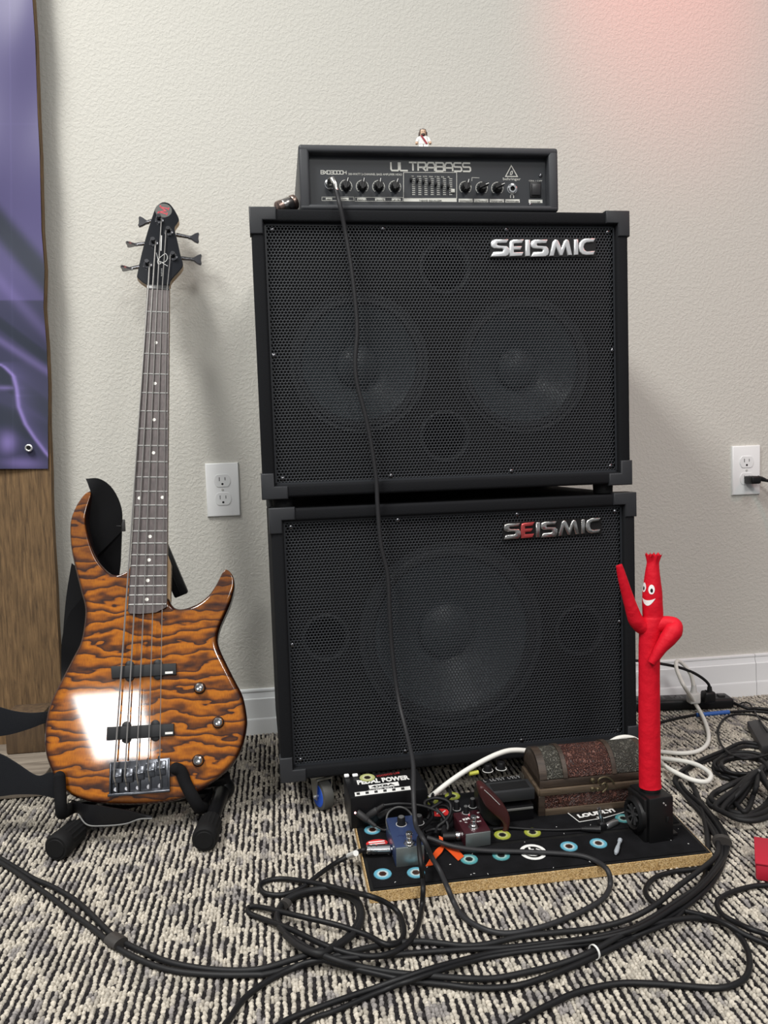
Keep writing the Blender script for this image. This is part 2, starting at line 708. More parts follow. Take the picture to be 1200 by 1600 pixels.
# ---- carpet pile: rows of yarn loops running towards the wall
def carpet():
    pitch, step = 0.0096, 0.0047
    xs, ys, sx, sy, sz, col = [], [], [], [], [], []
    y = -1.62
    Y = []
    while y < -0.004:
        Y.append(y)
        y += step
    for row, x in enumerate(np.arange(-0.75, 1.75, pitch / 2)):
        dark_row = row % 2 == 1
        for yy in Y:
            d = Vector((x, yy, 0)) - CAM
            z = d.dot(_F)
            if z < 0.2:
                continue
            u = 600 + FPX * d.dot(_R) / z
            v = 800 - FPX * d.dot(_U) / z
            if u < -130 or u > 1330 or v > 1730:
                continue
            if dark_row and not (0.8 * noise.noise((x * 30, yy * 24, 3.0)) + 0.7 * noise.noise((x * 75, yy * 50, 9.0)) > 0.20):
                cover = False
            else:
                cover = True
            g = 0.8 * noise.noise((x * 24, yy * 26, 21.0)) + 0.8 * noise.noise((x * 85, yy * 40, 5.0))
            jx, jy = random.uniform(-.0009, .0009), random.uniform(-.0012, .0012)
            xs.append(x + jx + 0.0006 * math.sin(yy * 90 + row))
            ys.append(yy + jy)
            if dark_row and not cover:
                c = np.array((0.020, 0.018, 0.019)) * random.uniform(0.6, 1.5)
                sx.append(.0026); sy.append(.0031); sz.append(.0022)
            else:
                w_ = min(1.0, max(0.0, (g + 0.42) / 0.30))
                c = np.array((0.27, 0.25, 0.24)) * (1 - w_) + np.array((0.52, 0.475, 0.405)) * w_
                c = c * random.uniform(0.66, 1.14)
                sx.append((.0025 if dark_row else .0032) * random.uniform(.75, 1.15)); sy.append(.0032 * random.uniform(.8, 1.25)); sz.append(.0046 * random.uniform(.75, 1.2))
            col.append(c)
    n = len(xs)
    tv, a = [], []
    for r_, z_ in ((1.0, 0.0), (0.86, 0.62)):
        for k in range(6):
            tv.append((r_ * math.cos(2 * PI * k / 6), r_ * math.sin(2 * PI * k / 6), z_))
    tv.append((0, 0, 1.0))
    tv = np.array(tv)
    sc = np.stack([sx, sy, sz], -1)[:, None, :]
    P = np.stack([xs, ys, np.full(n, -0.004)], -1)[:, None, :]
    # yarn loops lean a little
    co = tv[None] * sc + P
    lean = rng.uniform(-0.0012, 0.0012, (n, 1))
    co[:, :, 0] += lean * tv[None, :, 2]
    co = co.reshape(-1, 3)
    q = np.array([(k, (k + 1) % 6, 6 + (k + 1) % 6, 6 + k) for k in range(6)])
    t = np.array([(6 + k, 6 + (k + 1) % 6, 12) for k in range(6)])
    base = (np.arange(n) * 13)[:, None, None]
    c4 = np.concatenate([np.array(col), np.ones((n, 1))], 1)
    me = fast_mesh('carpet_pile', co, (q[None] + base).reshape(-1, 4), (t[None] + base).reshape(-1, 3), np.repeat(c4, 13, 0))
    m = mat('carpet_yarn', (0.5, 0.5, 0.5), 0.95, spec=0.1)
    nt, b, tc = nodes_of(m)
    at = nt.nodes.new('ShaderNodeAttribute')
    at.attribute_name = 'tint'
    nt.links.new(at.outputs['Color'], b.inputs['Base Color'])
    nn = nt.nodes.new('ShaderNodeTexNoise')
    nn.inputs['Scale'].default_value = 900
    nt.links.new(tc.outputs['Object'], nn.inputs['Vector'])
    bp = nt.nodes.new('ShaderNodeBump')
    bp.inputs['Strength'].default_value = 0.6
    bp.inputs['Distance'].default_value = 0.001
    nt.links.new(nn.outputs['Fac'], bp.inputs['Height'])
    nt.links.new(bp.outputs['Normal'], b.inputs['Normal'])
    o = link('carpet_pile', me, m)
    tag(o, 'beige and black striped loop pile carpet covering the floor', 'carpet', kind='stuff')


carpet()


# ================================================================== LEFT: wooden post, banner
def slab(poly_px, y, th):
    """outline given on a plane facing the room, extruded towards the wall."""
    pts = [ony(u, v, y) for u, v in poly_px]
    bm = bmesh.new()
    f = bm.faces.new([bm.verts.new(p) for p in pts])
    r = bmesh.ops.extrude_face_region(bm, geom=[f])
    for g in r['geom']:
        if isinstance(g, bmesh.types.BMVert):
            g.co.y += th
    bmesh.ops.recalc_face_normals(bm, faces=bm.faces[:])
    return bm


PY = -0.055
edge = [(42, -160), (47, -60), (53, 0), (55.5, 60), (58, 120), (61, 180), (62.5, 240), (65, 300), (66.5, 360), (70, 420), (70, 480), (74, 540), (76, 600),
        (77.5, 660), (79, 733), (80.5, 790), (84, 850), (86.5, 910), (90, 970), (94, 1040), (95.5, 1100), (97, 1168)]
edge = [(u + 0.9 * math.sin(k * 2.3), v) for k, (u, v) in enumerate(edge)]
PLANK = wood('rough_sawn_barn_wood', (0.055, 0.032, 0.015), (0.25, 0.15, 0.068), 190, 12, 0.85, 0.9, axis=2)
post = thing('wooden_post', 'tall rough brown wooden post standing against wall behind the bass', 'post', ony(40, 1168, PY))
zb = 0.036
pb_ = [(-150, 1185), (-150, -160)]
obj('plank', slab(edge + pb_[:1] + pb_[1:], PY, 0.020), PLANK, post)
fx0, fx1 = ony(-150, 1180, -0.2).x, -0.36
GREYWOOD = wood('weathered_grey_wood', (0.10, 0.075, 0.055), (0.42, 0.36, 0.29), 55, 14, 0.85, 0.6, axis=0)
obj('foot_board', box_bm((fx0, -0.262, 0.0), (-0.385, -0.055, 0.034), 0.003), GREYWOOD, post)
bk = ony(75, 1150, -0.1)
obj('bracket_block', [box_bm((-0.49, -0.125, 0.034), (-0.415, -0.057, 0.115), 0.004)], wood('brown_block_wood', (0.05, 0.03, 0.018), (0.16, 0.10, 0.05), 70, 6, 0.8, 0.5), post)


def banner_material():
    m = mat('purple_vinyl_print', (0.1, 0.08, 0.2), 0.42, spec=.3)
    nt, b, tc = nodes_of(m)
    at = nt.nodes.new('ShaderNodeAttribute')
    at.attribute_name = 'print'
    nt.links.new(at.outputs['Color'], b.inputs['Base Color'])
    return m


RIDGE = [(-150, 540), (-60, 556), (0, 568), (10, 574), (23, 587), (28, 607), (31, 635), (42, 663), (56, 684), (74, 708), (90, 725)]


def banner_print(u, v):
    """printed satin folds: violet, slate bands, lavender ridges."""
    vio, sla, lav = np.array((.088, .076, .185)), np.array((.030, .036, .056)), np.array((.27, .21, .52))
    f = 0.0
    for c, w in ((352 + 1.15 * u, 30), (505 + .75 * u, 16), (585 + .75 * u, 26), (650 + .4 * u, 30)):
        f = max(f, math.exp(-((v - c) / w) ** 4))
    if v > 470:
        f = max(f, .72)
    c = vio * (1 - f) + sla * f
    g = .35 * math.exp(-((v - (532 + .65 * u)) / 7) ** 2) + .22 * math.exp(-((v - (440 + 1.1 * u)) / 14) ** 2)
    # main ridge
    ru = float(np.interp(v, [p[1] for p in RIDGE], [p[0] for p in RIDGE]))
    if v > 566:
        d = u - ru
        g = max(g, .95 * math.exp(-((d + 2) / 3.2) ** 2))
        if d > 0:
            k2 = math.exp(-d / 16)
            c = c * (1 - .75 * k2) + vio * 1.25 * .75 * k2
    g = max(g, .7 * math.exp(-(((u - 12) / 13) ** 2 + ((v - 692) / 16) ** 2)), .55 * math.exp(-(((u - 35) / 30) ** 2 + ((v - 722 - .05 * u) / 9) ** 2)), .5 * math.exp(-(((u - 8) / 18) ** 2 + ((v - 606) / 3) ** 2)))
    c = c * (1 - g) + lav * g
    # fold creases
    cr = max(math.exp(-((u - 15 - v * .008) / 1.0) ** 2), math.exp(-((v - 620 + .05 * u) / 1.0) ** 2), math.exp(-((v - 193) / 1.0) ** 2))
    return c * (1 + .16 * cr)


ban = thing('banner', 'purple printed vinyl banner hanging on the wooden post', 'banner', ony(30, 733, PY - 0.006))


def banner_mesh():
    nv, nu = 300, 110
    co, col = [], []
    for j in range(nv + 1):
        v = -170 + (732.5 + 170) * j / nv
        ue = np.interp(v, [e[1] for e in edge], [e[0] for e in edge]) - 1.5 - (3.0 * (v - 650) / 80 if v > 650 else 0)
        for i in range(nu + 1):
            u = ue - (ue + 150) * ((nu - i) / nu) ** 1.5
            y = PY - 0.006 - 0.003 * math.sin(u * 0.045 + v * 0.011) - 0.002 * math.sin(v * 0.03)
            co.append(ony(u, v, y) - OFF[ban.name])
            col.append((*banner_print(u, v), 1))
    n = len(co)
    back = [p + Vector((0, .0012, 0)) for p in co]
    w_ = nu + 1
    q = []
    for j in range(nv):
        for i in range(nu):
            a = j * w_ + i
            q.append((a, a + w_, a + w_ + 1, a + 1))
            q.append((n + a, n + a + 1, n + a + w_ + 1, n + a + w_))
    for i in range(nu):
        for a in (i, nv * w_ + i):
            q.append((a, a + 1, n + a + 1, n + a))
    for j in range(nv):
        for a in (j * w_, j * w_ + nu):
            q.append((a, a + w_, n + a + w_, n + a))
    me = fast_mesh('vinyl_sheet', [tuple(p) for p in co + back], q, None, col + col)
    me.color_attributes['tint'].name = 'print'
    me.set_sharp_from_angle(angle=math.radians(40))
    return me


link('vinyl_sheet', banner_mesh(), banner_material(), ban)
gp = ony(45, 700, PY - 0.0125)
obj('grommet', (lathe_bm([(.0042, 0), (.0042, .0012), (.0055, .0022), (.0072, .0014), (.0078, 0)], 20, False, False), T(gp) @ rot_to((0, -1, 0))), STEEL, ban)
obj('grommet_hole', (lathe_bm([(.0042, 0), (.0041, .0006)], 16), T(gp) @ rot_to((0, -1, 0))), BLACKM, ban)


# ================================================================== OUTLETS
def outlet(name, label, x, z, plugged=False):
    t = thing(name, label, 'outlet', (x + .035, 0, z), 'wall outlets')
    w, h = .06985, .1143
    bm = box_bm((x, -.006, z), (x + w, 0.002, z + h))
    es = [e for e in bm.edges if all(abs(v.co.y + .006) < 1e-6 for v in e.verts)]
    bmesh.ops.bevel(bm, geom=es, offset=.0028, segments=3, profile=.5, affect='EDGES')
    obj('faceplate', bm, WHITEP, t)
    for k, zc in enumerate((z + h / 2 + .0195, z + h / 2 - .0195)):
        pts = []
        for a in range(40):
            an = 2 * PI * a / 40
            pts.append((.0172 * math.cos(an), max(-.0135, min(.0135, .0172 * math.sin(an)))))
        M = T(x + w / 2, -.006, zc) @ Rx(PI / 2)
        rc = obj('receptacle', (prism_bm(pts, 0, .0014, .0004), M), mat('receptacle_white', (.84, .85, .85), .35), t)
        sl = [(box_bm((-.0068, -.0008, .001), (-.0054, .0075, .0016)), M), (box_bm((.0052, .0004, .001), (.0066, .0070, .0016)), M),
              (lathe_bm([(.0024, .001), (.0024, .0016)], 14), M @ T(0, -.0072, 0))]
        obj('slots', sl, BLACKM, rc)
        ring = lathe_bm([(.0172, 0), (.0176, .0003), (.0180, 0)], 40, False, False)
        ring.free()
    obj('screw', (lathe_bm([(.003, 0), (.0028, .0009), (.0012, .0013)], 14), T(x + w / 2, -.006, z + h / 2) @ Rx(PI / 2)), mat('white_screw', (.55, .55, .53), .4), t)
    return t


XL, XR, ZO = -0.0893, 1.1107, 0.4783
outlet('wall_outlet', 'white double wall outlet between the bass and speaker stack', XL, ZO)
outlet('wall_outlet', 'white wall outlet at the right with black plug in it', XR, ZO - .0021)

pc = thing('plugged_cable', 'black plug and cord in the right wall outlet', 'cable', ony(1175, 748, -.012))
c0 = ony(1174, 749, -.02)
obj('plug', [(box_bm((-.011, -.02, -.010), (.013, .0125, .008), .004, 3), T(c0)), (tube_bm([c0 + Vector((.012, -.006, .002)), c0 + Vector((.022, -.008, .000)), c0 + Vector((.03, -.009, -.003))], [.0068, .0055, .004], 10), None)], BLACK, pc)
obj('cord', tube_bm(smooth_path([c0 + Vector((.026, -.009, -.002)), c0 + Vector((.045, -.012, -.012)), c0 + Vector((.08, -.02, -.07)), c0 + Vector((.13, -.03, -.25)), c0 + Vector((.16, -.05, -.484))]), .0037, 12), BLACK, pc)


# ================================================================== SPEAKER CABINETS
CARPETBLK = mat('black_cabinet_covering', (.007, .0075, .009), .85, bump=(700, .5, .001), spec=0.2)
CORNER = mat('grey_black_corner_plastic', (.026, .0275, .031), .48, spec=.35, bump=(500, .15, .0005))
GRILLE = mat('black_steel_grille', (.022, .0245, .029), .45, spec=.35)
BAFFLE = mat('black_baffle', (.006, .006, .006), .9)
CONE = mat('speaker_cone_paper', (.10, .125, .14), .36, spec=.6)
SURR = mat('speaker_surround', (.05, .055, .06), .5)


def grille_mesh(x0, x1, z0, z1, p=.00545, rh=.00188):
    rowh = p * math.sqrt(3) / 2
    nx, nz = int((x1 - x0) / p), int((z1 - z0) / rowh)
    cx, cz = [], []
    for j in range(nz):
        for i in range(nx):
            cx.append(x0 + p * (i + .5 + (.25 if j % 2 else -.25)))
            cz.append(z0 + rowh * (j + .5))
    cx, cz = np.array(cx), np.array(cz)
    n = len(cx)
    Ro = p / math.sqrt(3)
    tpl = []
    for k in range(12):
        a = PI / 2 + 2 * PI * k / 12
        r = Ro if k % 2 == 0 else p / 2
        tpl.append((r * math.cos(a), 0, r * math.sin(a)))
    for k in range(12):
        a = PI / 2 + 2 * PI * k / 12
        tpl.append((rh * math.cos(a), 0, rh * math.sin(a)))
    for k in range(12):
        a = PI / 2 + 2 * PI * k / 12
        tpl.append((rh * math.cos(a), .0011, rh * math.sin(a)))
    tpl = np.array(tpl)
    co = (tpl[None] + np.stack([cx, np.zeros(n), cz], -1)[:, None, :]).reshape(-1, 3)
    q = np.array([(k, (k + 1) % 12, 12 + (k + 1) % 12, 12 + k) for k in range(12)] + [(12 + k, 12 + (k + 1) % 12, 24 + (k + 1) % 12, 24 + k) for k in range(12)])
    return co, (q[None] + (np.arange(n) * 36)[:, None, None]).reshape(-1, 4)


SEIS = {
    'S': [(408, 250), (318, 251), (300, 258), (292, 274), (294, 294), (306, 304), (366, 306), (373, 315), (366, 325), (308, 326), (290, 357), (388, 355), (404, 346), (411, 328), (409, 306), (396, 291), (338, 288), (331, 281), (338, 274), (394, 272)],
    'E': [(507, 249), (432, 252), (418, 258), (411, 275), (411, 355), (490, 352), (502, 327), (440, 329), (440, 313), (482, 312), (494, 291), (440, 292), (440, 275), (492, 273)],
    'I': [(514, 252), (546, 251), (544, 353), (512, 354)],
    'T': [(662, 250), (572, 251), (556, 258), (549, 274), (551, 294), (563, 304), (623, 306), (630, 315), (623, 325), (565, 326), (549, 357), (645, 355), (660, 346), (667, 328), (665, 306), (652, 291), (594, 288), (588, 281), (594, 274), (650, 272)],
    'M': [(670, 352), (694, 262), (706, 249), (724, 250), (733, 262), (749, 304), (767, 258), (777, 248), (793, 249), (801, 260), (820, 346), (791, 348), (778, 291), (757, 348), (737, 349), (714, 293), (699, 351)],
    'J': [(833, 248), (861, 247), (861, 344), (832, 346)],
    'C': [(976, 240), (908, 242), (883, 251), (868, 271), (864, 296), (869, 323), (886, 341), (910, 346), (960, 344), (972, 318), (918, 322), (902, 313), (896, 294), (902, 276), (918, 267), (962, 264)],
}
RED_E = mat('worn_red_chrome', (.62, .10, .10), .25, .7)
DULLCHROME = mat('dull_chrome', (.60, .59, .57), .2, 1.0, var=(90, .25))


def cabinet(name, label, x0, y0, yaw, w, z0, z1, speakers, ports, logo_lt, logo_w, chrome, red_e, plate, casters):
    D = .385
    M = T(x0, y0, z0) @ Rz(yaw)
    h = z1 - z0
    t = thing(name, label, 'speaker cabinet', M @ Vector((w / 2, D / 2, 0 if not casters else -z0)), 'stacked bass cabinets')
    b = .0205
    rec = .010
    sh = []
    for lo, hi in (((0, 0, 0), (w, D, b)), ((0, 0, h - b), (w, D, h)), ((0, 0, b * .9), (b, D, h - b * .9)), ((w - b, 0, b * .9), (w, D, h - b * .9))):
        sh.append((box_bm(lo, hi, .0045, 3), M))
    sh.append((box_bm((b, D - .02, b), (w - b, D - .004, h - b)), M))
    obj('cabinet_shell', sh, CARPETBLK, t)
    co, q = grille_mesh(b, w - b, b, h - b)
    co = co + np.array((0, rec, 0))
    mm = np.array(M)
    co = co @ mm[:3, :3].T + mm[:3, 3] - np.array(OFF[t.name])
    me = fast_mesh('grille', co, q)
    g = link('grille', me, GRILLE, t)
    # grille rim
    rim = [(box_bm(lo, hi), M) for lo, hi in (((b, rec - .0005, b), (w - b, rec + .0012, b + .0035)), ((b, rec - .0005, h - b - .0035), (w - b, rec + .0012, h - b)),
                                             ((b, rec - .0005, b), (b + .003, rec + .0012, h - b)), ((w - b - .003, rec - .0005, b), (w - b, rec + .0012, h - b)))]
    obj('grille_rim', rim, GRILLE, t)
    pl = Plane(M @ Vector((0, rec + .022, 0)), M.to_3x3() @ Vector((1, 0, 0)), Vector((0, 0, 1)))
    loops = [[Vector((b, b, 0)), Vector((w - b, b, 0)), Vector((w - b, h - b, 0)), Vector((b, h - b, 0))]]
    for (u, v, r) in speakers + ports:
        q_ = pl.loc(u, v)
        rr = r * (.97 if (u, v, r) in speakers else .95)
        loops.append([Vector((q_.x + rr * math.cos(-2 * PI * k / 48), q_.y + rr * math.sin(-2 * PI * k / 48), 0)) for k in range(48)])
    bb = bmesh.new()
    flat = [p for l_ in loops for p in l_]
    for z_ in (0, -.008):
        vv = [bb.verts.new((p.x, p.y, z_)) for p in flat]
        for tri_ in tessellate_polygon(loops):
            try:
                bb.faces.new([vv[k] for k in tri_])
            except ValueError:
                pass
    bmesh.ops.recalc_face_normals(bb, faces=bb.faces[:])
    obj('baffle', (bb, pl.M.copy()), BAFFLE, t)
    for (u, v, r) in ports:
        c = pl.pt(u, v)
        obj('port_tube', (lathe_bm([(r * .95, 0), (r * .95, -.10), (.001, -.10)], 40, False, True), T(c) @ rot_to(pl.N)), BAFFLE, t)
    for (u, v, r) in speakers:
        c = pl.pt(u, v)
        A = T(c) @ rot_to(-pl.Y.cross(pl.X) if False else pl.N)
        sp = obj('speaker_cone', (lathe_bm([(r * .86, .001), (r * .74, -.010), (r * .50, -.032), (r * .30, -.048)], 48, False, False), A), CONE, t)
        obj('surround', (lathe_bm([(r * .85, .0), (r * .89, .006), (r * .94, .006), (r * .97, .002), (r, .004), (r * 1.03, .004), (r * 1.03, -.004)], 48, False, False), A), SURR, sp)
        obj('dust_cap', (lathe_bm([(r * .33, -.046), (r * .30, -.034), (r * .2, -.025), (r * .08, -.021), (.001, -.0205)], 40, False, True), A), CONE, sp)
    for (u, v, r) in ports:
        c = pl.pt(u, v)
        A = T(c) @ rot_to(pl.N)
        obj('port_ring', (lathe_bm([(r * 1.1, -.001), (r * 1.1, .004), (r * 1.03, .005), (r * .95, .003), (r * .9, -.004)], 40, False, False), A), SURR, t)
    # corners
    L = .040
    e = .0024

    def corner(cx, cz, sx_, sz_):
        pcs = []
        def bxx(lo, hi):
            lo, hi = [min(a, c) for a, c in zip(lo, hi)], [max(a, c) for a, c in zip(lo, hi)]
            pcs.append((box_bm(lo, hi, .0016, 2), M))
        ex, ez = cx - sx_ * e, cz - sz_ * e
        Lp = [(ex, ez), (cx + sx_ * L, ez), (cx + sx_ * L, cz + sz_ * .0185), (cx + sx_ * .0185, cz + sz_ * .0185), (cx + sx_ * .0185, cz + sz_ * L), (ex, cz + sz_ * L)]
        if sx_ * sz_ < 0:
            Lp.reverse()
        pcs.append((prism_bm(Lp, -.020, e, .0022, 3), M @ Matrix(((1, 0, 0, 0), (0, 0, -1, 0), (0, 1, 0, 0), (0, 0, 0, 1)))))
        bxx((ex, .014, ez), (cx + sx_ * L * .8, L, cz + sz_ * .004))
        bxx((ex, .014, ez), (cx + sx_ * .004, L, cz + sz_ * L * .8))
        obj('corner_protector', pcs, CORNER, t)
    for cx, sx_ in ((0, 1), (w, -1)):
        for cz, sz_ in ((0, 1), (h, -1)):
            corner(cx, cz, sx_, sz_)
    # grille screws
    first = None
    pos = [(b + .012, h - b - .010), (w - b - .012, h - b - .010), (b + .012, b + .010), (w - b - .012, b + .010), (w * .335, h - b - .007), (w * .665, h - b - .007), (w * .335, b + .008),
           (w * .665, b + .008), (b + .006, h * .5), (w - b - .006, h * .5)]
    for px_, pz in pos:
        p = M @ Vector((px_, rec, pz))
        if first is None:
            first = obj('screw', [(lathe_bm([(.0034, -.0005), (.0034, .0012), (.0018, .0021)], 12), T(p) @ rot_to(pl.N)), (box_bm((-.0022, -.0004, .0019), (.0022, .0004, .0024)), T(p) @ rot_to(pl.N))], DKCHROME, t)
            p0 = p
        else:
            copy_part(first, t, p - p0)
    # raised badge
    sc = logo_w / (976 - 290)
    lp = Plane(M @ Vector((0, rec - .001, 0)), pl.X, Vector((0, 0, 1)))
    o0 = lp.loc(*logo_lt)
    LM = lp.M @ T(o0.x, o0.y, 0)
    badge = obj('badge_plate', (prism_bm([((x - 290) * sc, (250 - y) * sc) for x, y in ((284, 362), (294, 244), (980, 238), (982, 352))], 0, .0012), LM), plate, t)
    for k in 'SEITMJC':
        pts = [((x - 290) * sc, (250 - y) * sc) for x, y in SEIS[k]]
        mt = red_e if (k == 'E' and red_e) else chrome
        lo = obj('badge_letter', (prism_bm(pts, .0008, .0042, .0015, 3), LM), mt, badge, angle=50)
        if k == 'E' and red_e:
            lo['label'] = 'red tinted letter E'
    # side handle recess edge, rear feet
    if not casters:
        f0 = None
        for px_, py_ in ((.032, .03), (w - .038, .03), (.032, D - .03), (w - .038, D - .03)):
            f_ = obj('foot', (lathe_bm([(.014, -.0184), (.0165, -.016), (.0175, 0.001)], 20), M @ T(px_, py_, 0)), BLACKM, t)
    else:
        BLUE = mat('blue_caster_wheel', (.015, .09, .55), .4)
        TREAD = mat('grey_caster_tread', (.075, .075, .07), .6)
        ZINC = mat('zinc_plate', (.42, .43, .41), .38, 1.0)
        for px_, py_, ang in ((.066, .034, .38), (w - .066, .042, -.5), (.066, D - .05, .3), (w - .066, D - .05, .2)):
            Z = -z0
            CM = M @ T(px_, py_, 0) @ Rz(ang)
            cs = obj('caster', [(box_bm((-.026, -.022, -.004), (.026, .022, 0), .001), CM), (lathe_bm([(.013, -.009), (.015, -.004)], 16), CM),
                                (box_bm((-.0145, -.017, -.012), (.0145, .010, -.008), .0015), CM)], ZINC, t)
            for s_ in (-1, 1):
                tab = [(-.016, -.010), (.010, -.010), (.006, -.030), (-.000, -.046), (-.012, -.046)]
                bmm = prism_bm([(a, c) for a, c in tab], 0, .0016)
                obj('fork', (bmm, CM @ T(s_ * .0137 - .0008, 0, 0) @ Matrix(((0, 0, 1, 0), (1, 0, 0, 0), (0, 1, 0, 0), (0, 0, 0, 1)))), ZINC, cs)
            WM = CM @ T(0, -.008, Z + .025) @ Ry(PI / 2)
            obj('wheel', (lathe_bm([(.006, -.0105), (.0185, -.0105), (.0195, -.0095), (.0195, .0095), (.0185, .0105), (.006, .0105)], 28), WM), BLUE, cs)
            obj('tread', (lathe_bm([(.0195, -.010), (.0245, -.0085), (.025, -.004), (.025, .004), (.0245, .0085), (.0195, .010)], 28, False, False), WM), TREAD, cs)
            obj('axle', (lathe_bm([(.0028, -.018), (.0028, .018)], 12), WM), STEEL, cs)
    return t, M


UC, UM = cabinet('speaker_cabinet', 'upper black speaker cabinet with bright silver lettering on its grille', .039, -.4453, .0207, .6295, .5362, .9938,
                 [(562, 567, .112), (818, 571, .112)], [(695, 419, .040), (695, 682, .040)], (765.3, 374.5), .1835, mat('bright_chrome_letters', (.92, .93, .94), .24, .72), None, BLACK, False)
LC, LM_ = cabinet('speaker_cabinet', 'lower black speaker cabinet on casters, its badge with a red letter', .0488, -.4457, .030, .6295, .0648, .5178,
                  [(706, 992, .158)], [(509, 996, .037), (905, 985, .042)], (785.5, 818), .1765, DULLCHROME, RED_E, BLACKM, True)
# upper cabinet's lower cabinet recess wall visible through the gap is the real wall

# ================================================================== AMPLIFIER
AW, AZ0, AZ1 = .4311, .9938, 1.1000
AMPM = T(.1188, -.4268, AZ0) @ Rz(.0017)
AH = AZ1 - AZ0
CASE = mat('dark_grey_amp_vinyl', (.040, .042, .047), .5, spec=.35, bump=(900, .25, .0004))
PANEL = mat('slate_amp_panel', (.022, .025, .030), .45, spec=.35)
amp = thing('bass_amplifier', 'dark grey bass amplifier head on top of the upper speaker cabinet', 'amplifier', AMPM @ Vector((AW / 2, .12, 0)))
AD = .245
bm = box_bm((0, 0, .004), (AW, AD, AH), .007, 3)
# sides, top and bottom as boards around a recessed panel
bz = []
tb, bb_, sb = .0125, .010, .0165
for lo, hi in (((0, 0, AH - tb), (AW, AD, AH)), ((0, 0, .003), (AW, AD, .003 + bb_)), ((0, 0, .006), (sb, AD, AH - .004)), ((AW - sb, 0, .006), (AW, AD, AH - .004))):
    bz.append((box_bm(lo, hi, .0042, 3), AMPM))
bm.free()
bz.append((box_bm((sb, AD - .02, .01), (AW - sb, AD - .005, AH - .01)), AMPM))
obj('casing', bz, CASE, amp)
rec = .016
obj('front_panel', (box_bm((sb - .001, rec, .008), (AW - sb + .001, rec + .004, AH - .008)), AMPM), PANEL, amp)
for px_, py_ in ((.05, .04), (AW - .05, .04), (.05, AD - .04), (AW - .05, AD - .04)):
    obj('foot', (lathe_bm([(.010, 0), (.011, .0035)], 14), AMPM @ T(px_, py_, 0)), BLACKM, amp)
AP = Plane(AMPM @ Vector((0, rec, 0)), AMPM.to_3x3() @ Vector((1, 0, 0)), Vector((0, 0, 1)))


def am(u, v, h=0.0):
    q = AP.loc(u, v)
    return AP.M @ T(q.x, q.y, h)


def alen(u0, u1, v):
    return (AP.loc(u1, v) - AP.loc(u0, v)).length


# big lettering
q0, q1 = AP.loc(611, 266.5), AP.loc(735, 268)
tw = (q1 - q0).length
cwid = tw / (9 + 8 * .18)
ang = math.atan2(q1.y - q0.y, q1.x - q0.x)
INK = mat('pale_grey_ink', (.62, .62, .57), .5)
obj('lettering', stroke_text('ULTRABASS', 0, 0, cwid, .0132, cwid * .18, .0026, AP.M @ T(q0.x, q0.y, 0)), INK, amp)['label'] = 'pale lettering across the panel'
q0 = AP.loc(501.5, 272)
tw = alen(501.5, 541, 272)
c8 = tw / (8 + 7 * .14)
obj('model_lettering', stroke_text('BXD3000H', 0, 0, c8, .0055, c8 * .14, .0011, AP.M @ T(q0.x, q0.y, 0)), INK, amp)


def label_text(s, u0, u1, v, size, m=INK, name='small_lettering'):
    bm = text_bm(s, size, .0002)
    xs_ = [vv.co.x for vv in bm.verts]
    want = alen(u0, u1, v)
    k = want / max(1e-6, max(xs_) - min(xs_))
    bm.transform(Matrix.Diagonal((k, 1, 1, 1)))
    return (bm, am(u0, v, .0002))


obj('small_lettering', [label_text('300-WATT 2-CHANNEL BASS AMPLIFIER HEAD', 544, 628, 273.6, .0048)], INK, amp)


def frame_px(u0, v0, u1, v1, w=.0008):
    a, c = AP.loc(u0, v0), AP.loc(u1, v1)
    a2, c2 = AP.loc(u1, v0), AP.loc(u0, v1)
    return (stroke_bm([(a.x, a.y), (a2.x, a2.y), (c.x, c.y), (c2.x, c2.y), (a.x, a.y)], w, 0, .0003), AP.M.copy())


def fill_px(u0, v0, u1, v1, h0=0, h1=.0003):
    a, c = AP.loc(u0, v0), AP.loc(u1, v1)
    return (box_bm((a.x, c.y, h0), (c.x, a.y, h1)), AP.M.copy())


frames = [frame_px(630.5, 269.5, 713.5, 310), fill_px(630.5, 309.5, 713.5, 315.5), frame_px(503, 308, 552.5, 313.5, .0006), frame_px(554.5, 308.5, 629.5, 314.5, .0006),
          fill_px(716.5, 310.5, 738.5, 316), fill_px(740.5, 310.7, 763, 316.2), fill_px(765, 311, 787.5, 316.4), fill_px(789.5, 311.3, 812, 316.7), fill_px(826, 312, 847.5, 317.2)]
frames += [fill_px(509, 309, 519, 312.5), fill_px(532, 309.3, 545, 312.8), fill_px(558, 309.5, 572, 313.3), fill_px(586, 309.7, 602, 313.6), fill_px(612, 310, 626, 313.8)]
frames += [(stroke_bm([tuple(AP.loc(737, 283)[:2]), tuple(AP.loc(737.5, 277.5)[:2]), tuple(AP.loc(749, 278)[:2])], .0006, 0, .0003), AP.M.copy())]
obj('label_strips', frames, INK, amp)
DARKINK = mat('dark_ink', (.02, .02, .02), .6)
obj('strip_lettering', [(b_, M_ @ T(0, 0, .0003)) for b_, M_ in (label_text('7-BAND EQUALIZER', 655, 690, 314.6, .0034), label_text('COMPRESSOR', 718, 737, 315.3, .003), label_text('ULTRABASS', 742, 761, 315.5, .003),
     label_text('MASTER', 767, 785, 315.8, .003), label_text('PHONES', 791, 810, 316, .003), label_text('POWER', 829, 844, 316.6, .003), label_text('INPUT', 510, 518, 312.2, .0026), label_text('GAIN 1', 533, 544, 312.5, .0026),
     label_text('GAIN 2', 559, 571, 312.9, .0026), label_text('SHAPE', 588, 600, 313.2, .0026), label_text('LEVEL', 613, 625, 313.4, .0026))], DARKINK, amp)
obj('switch_lettering', [label_text('ON / OFF', 826, 847, 283.5, .003)], INK, amp)

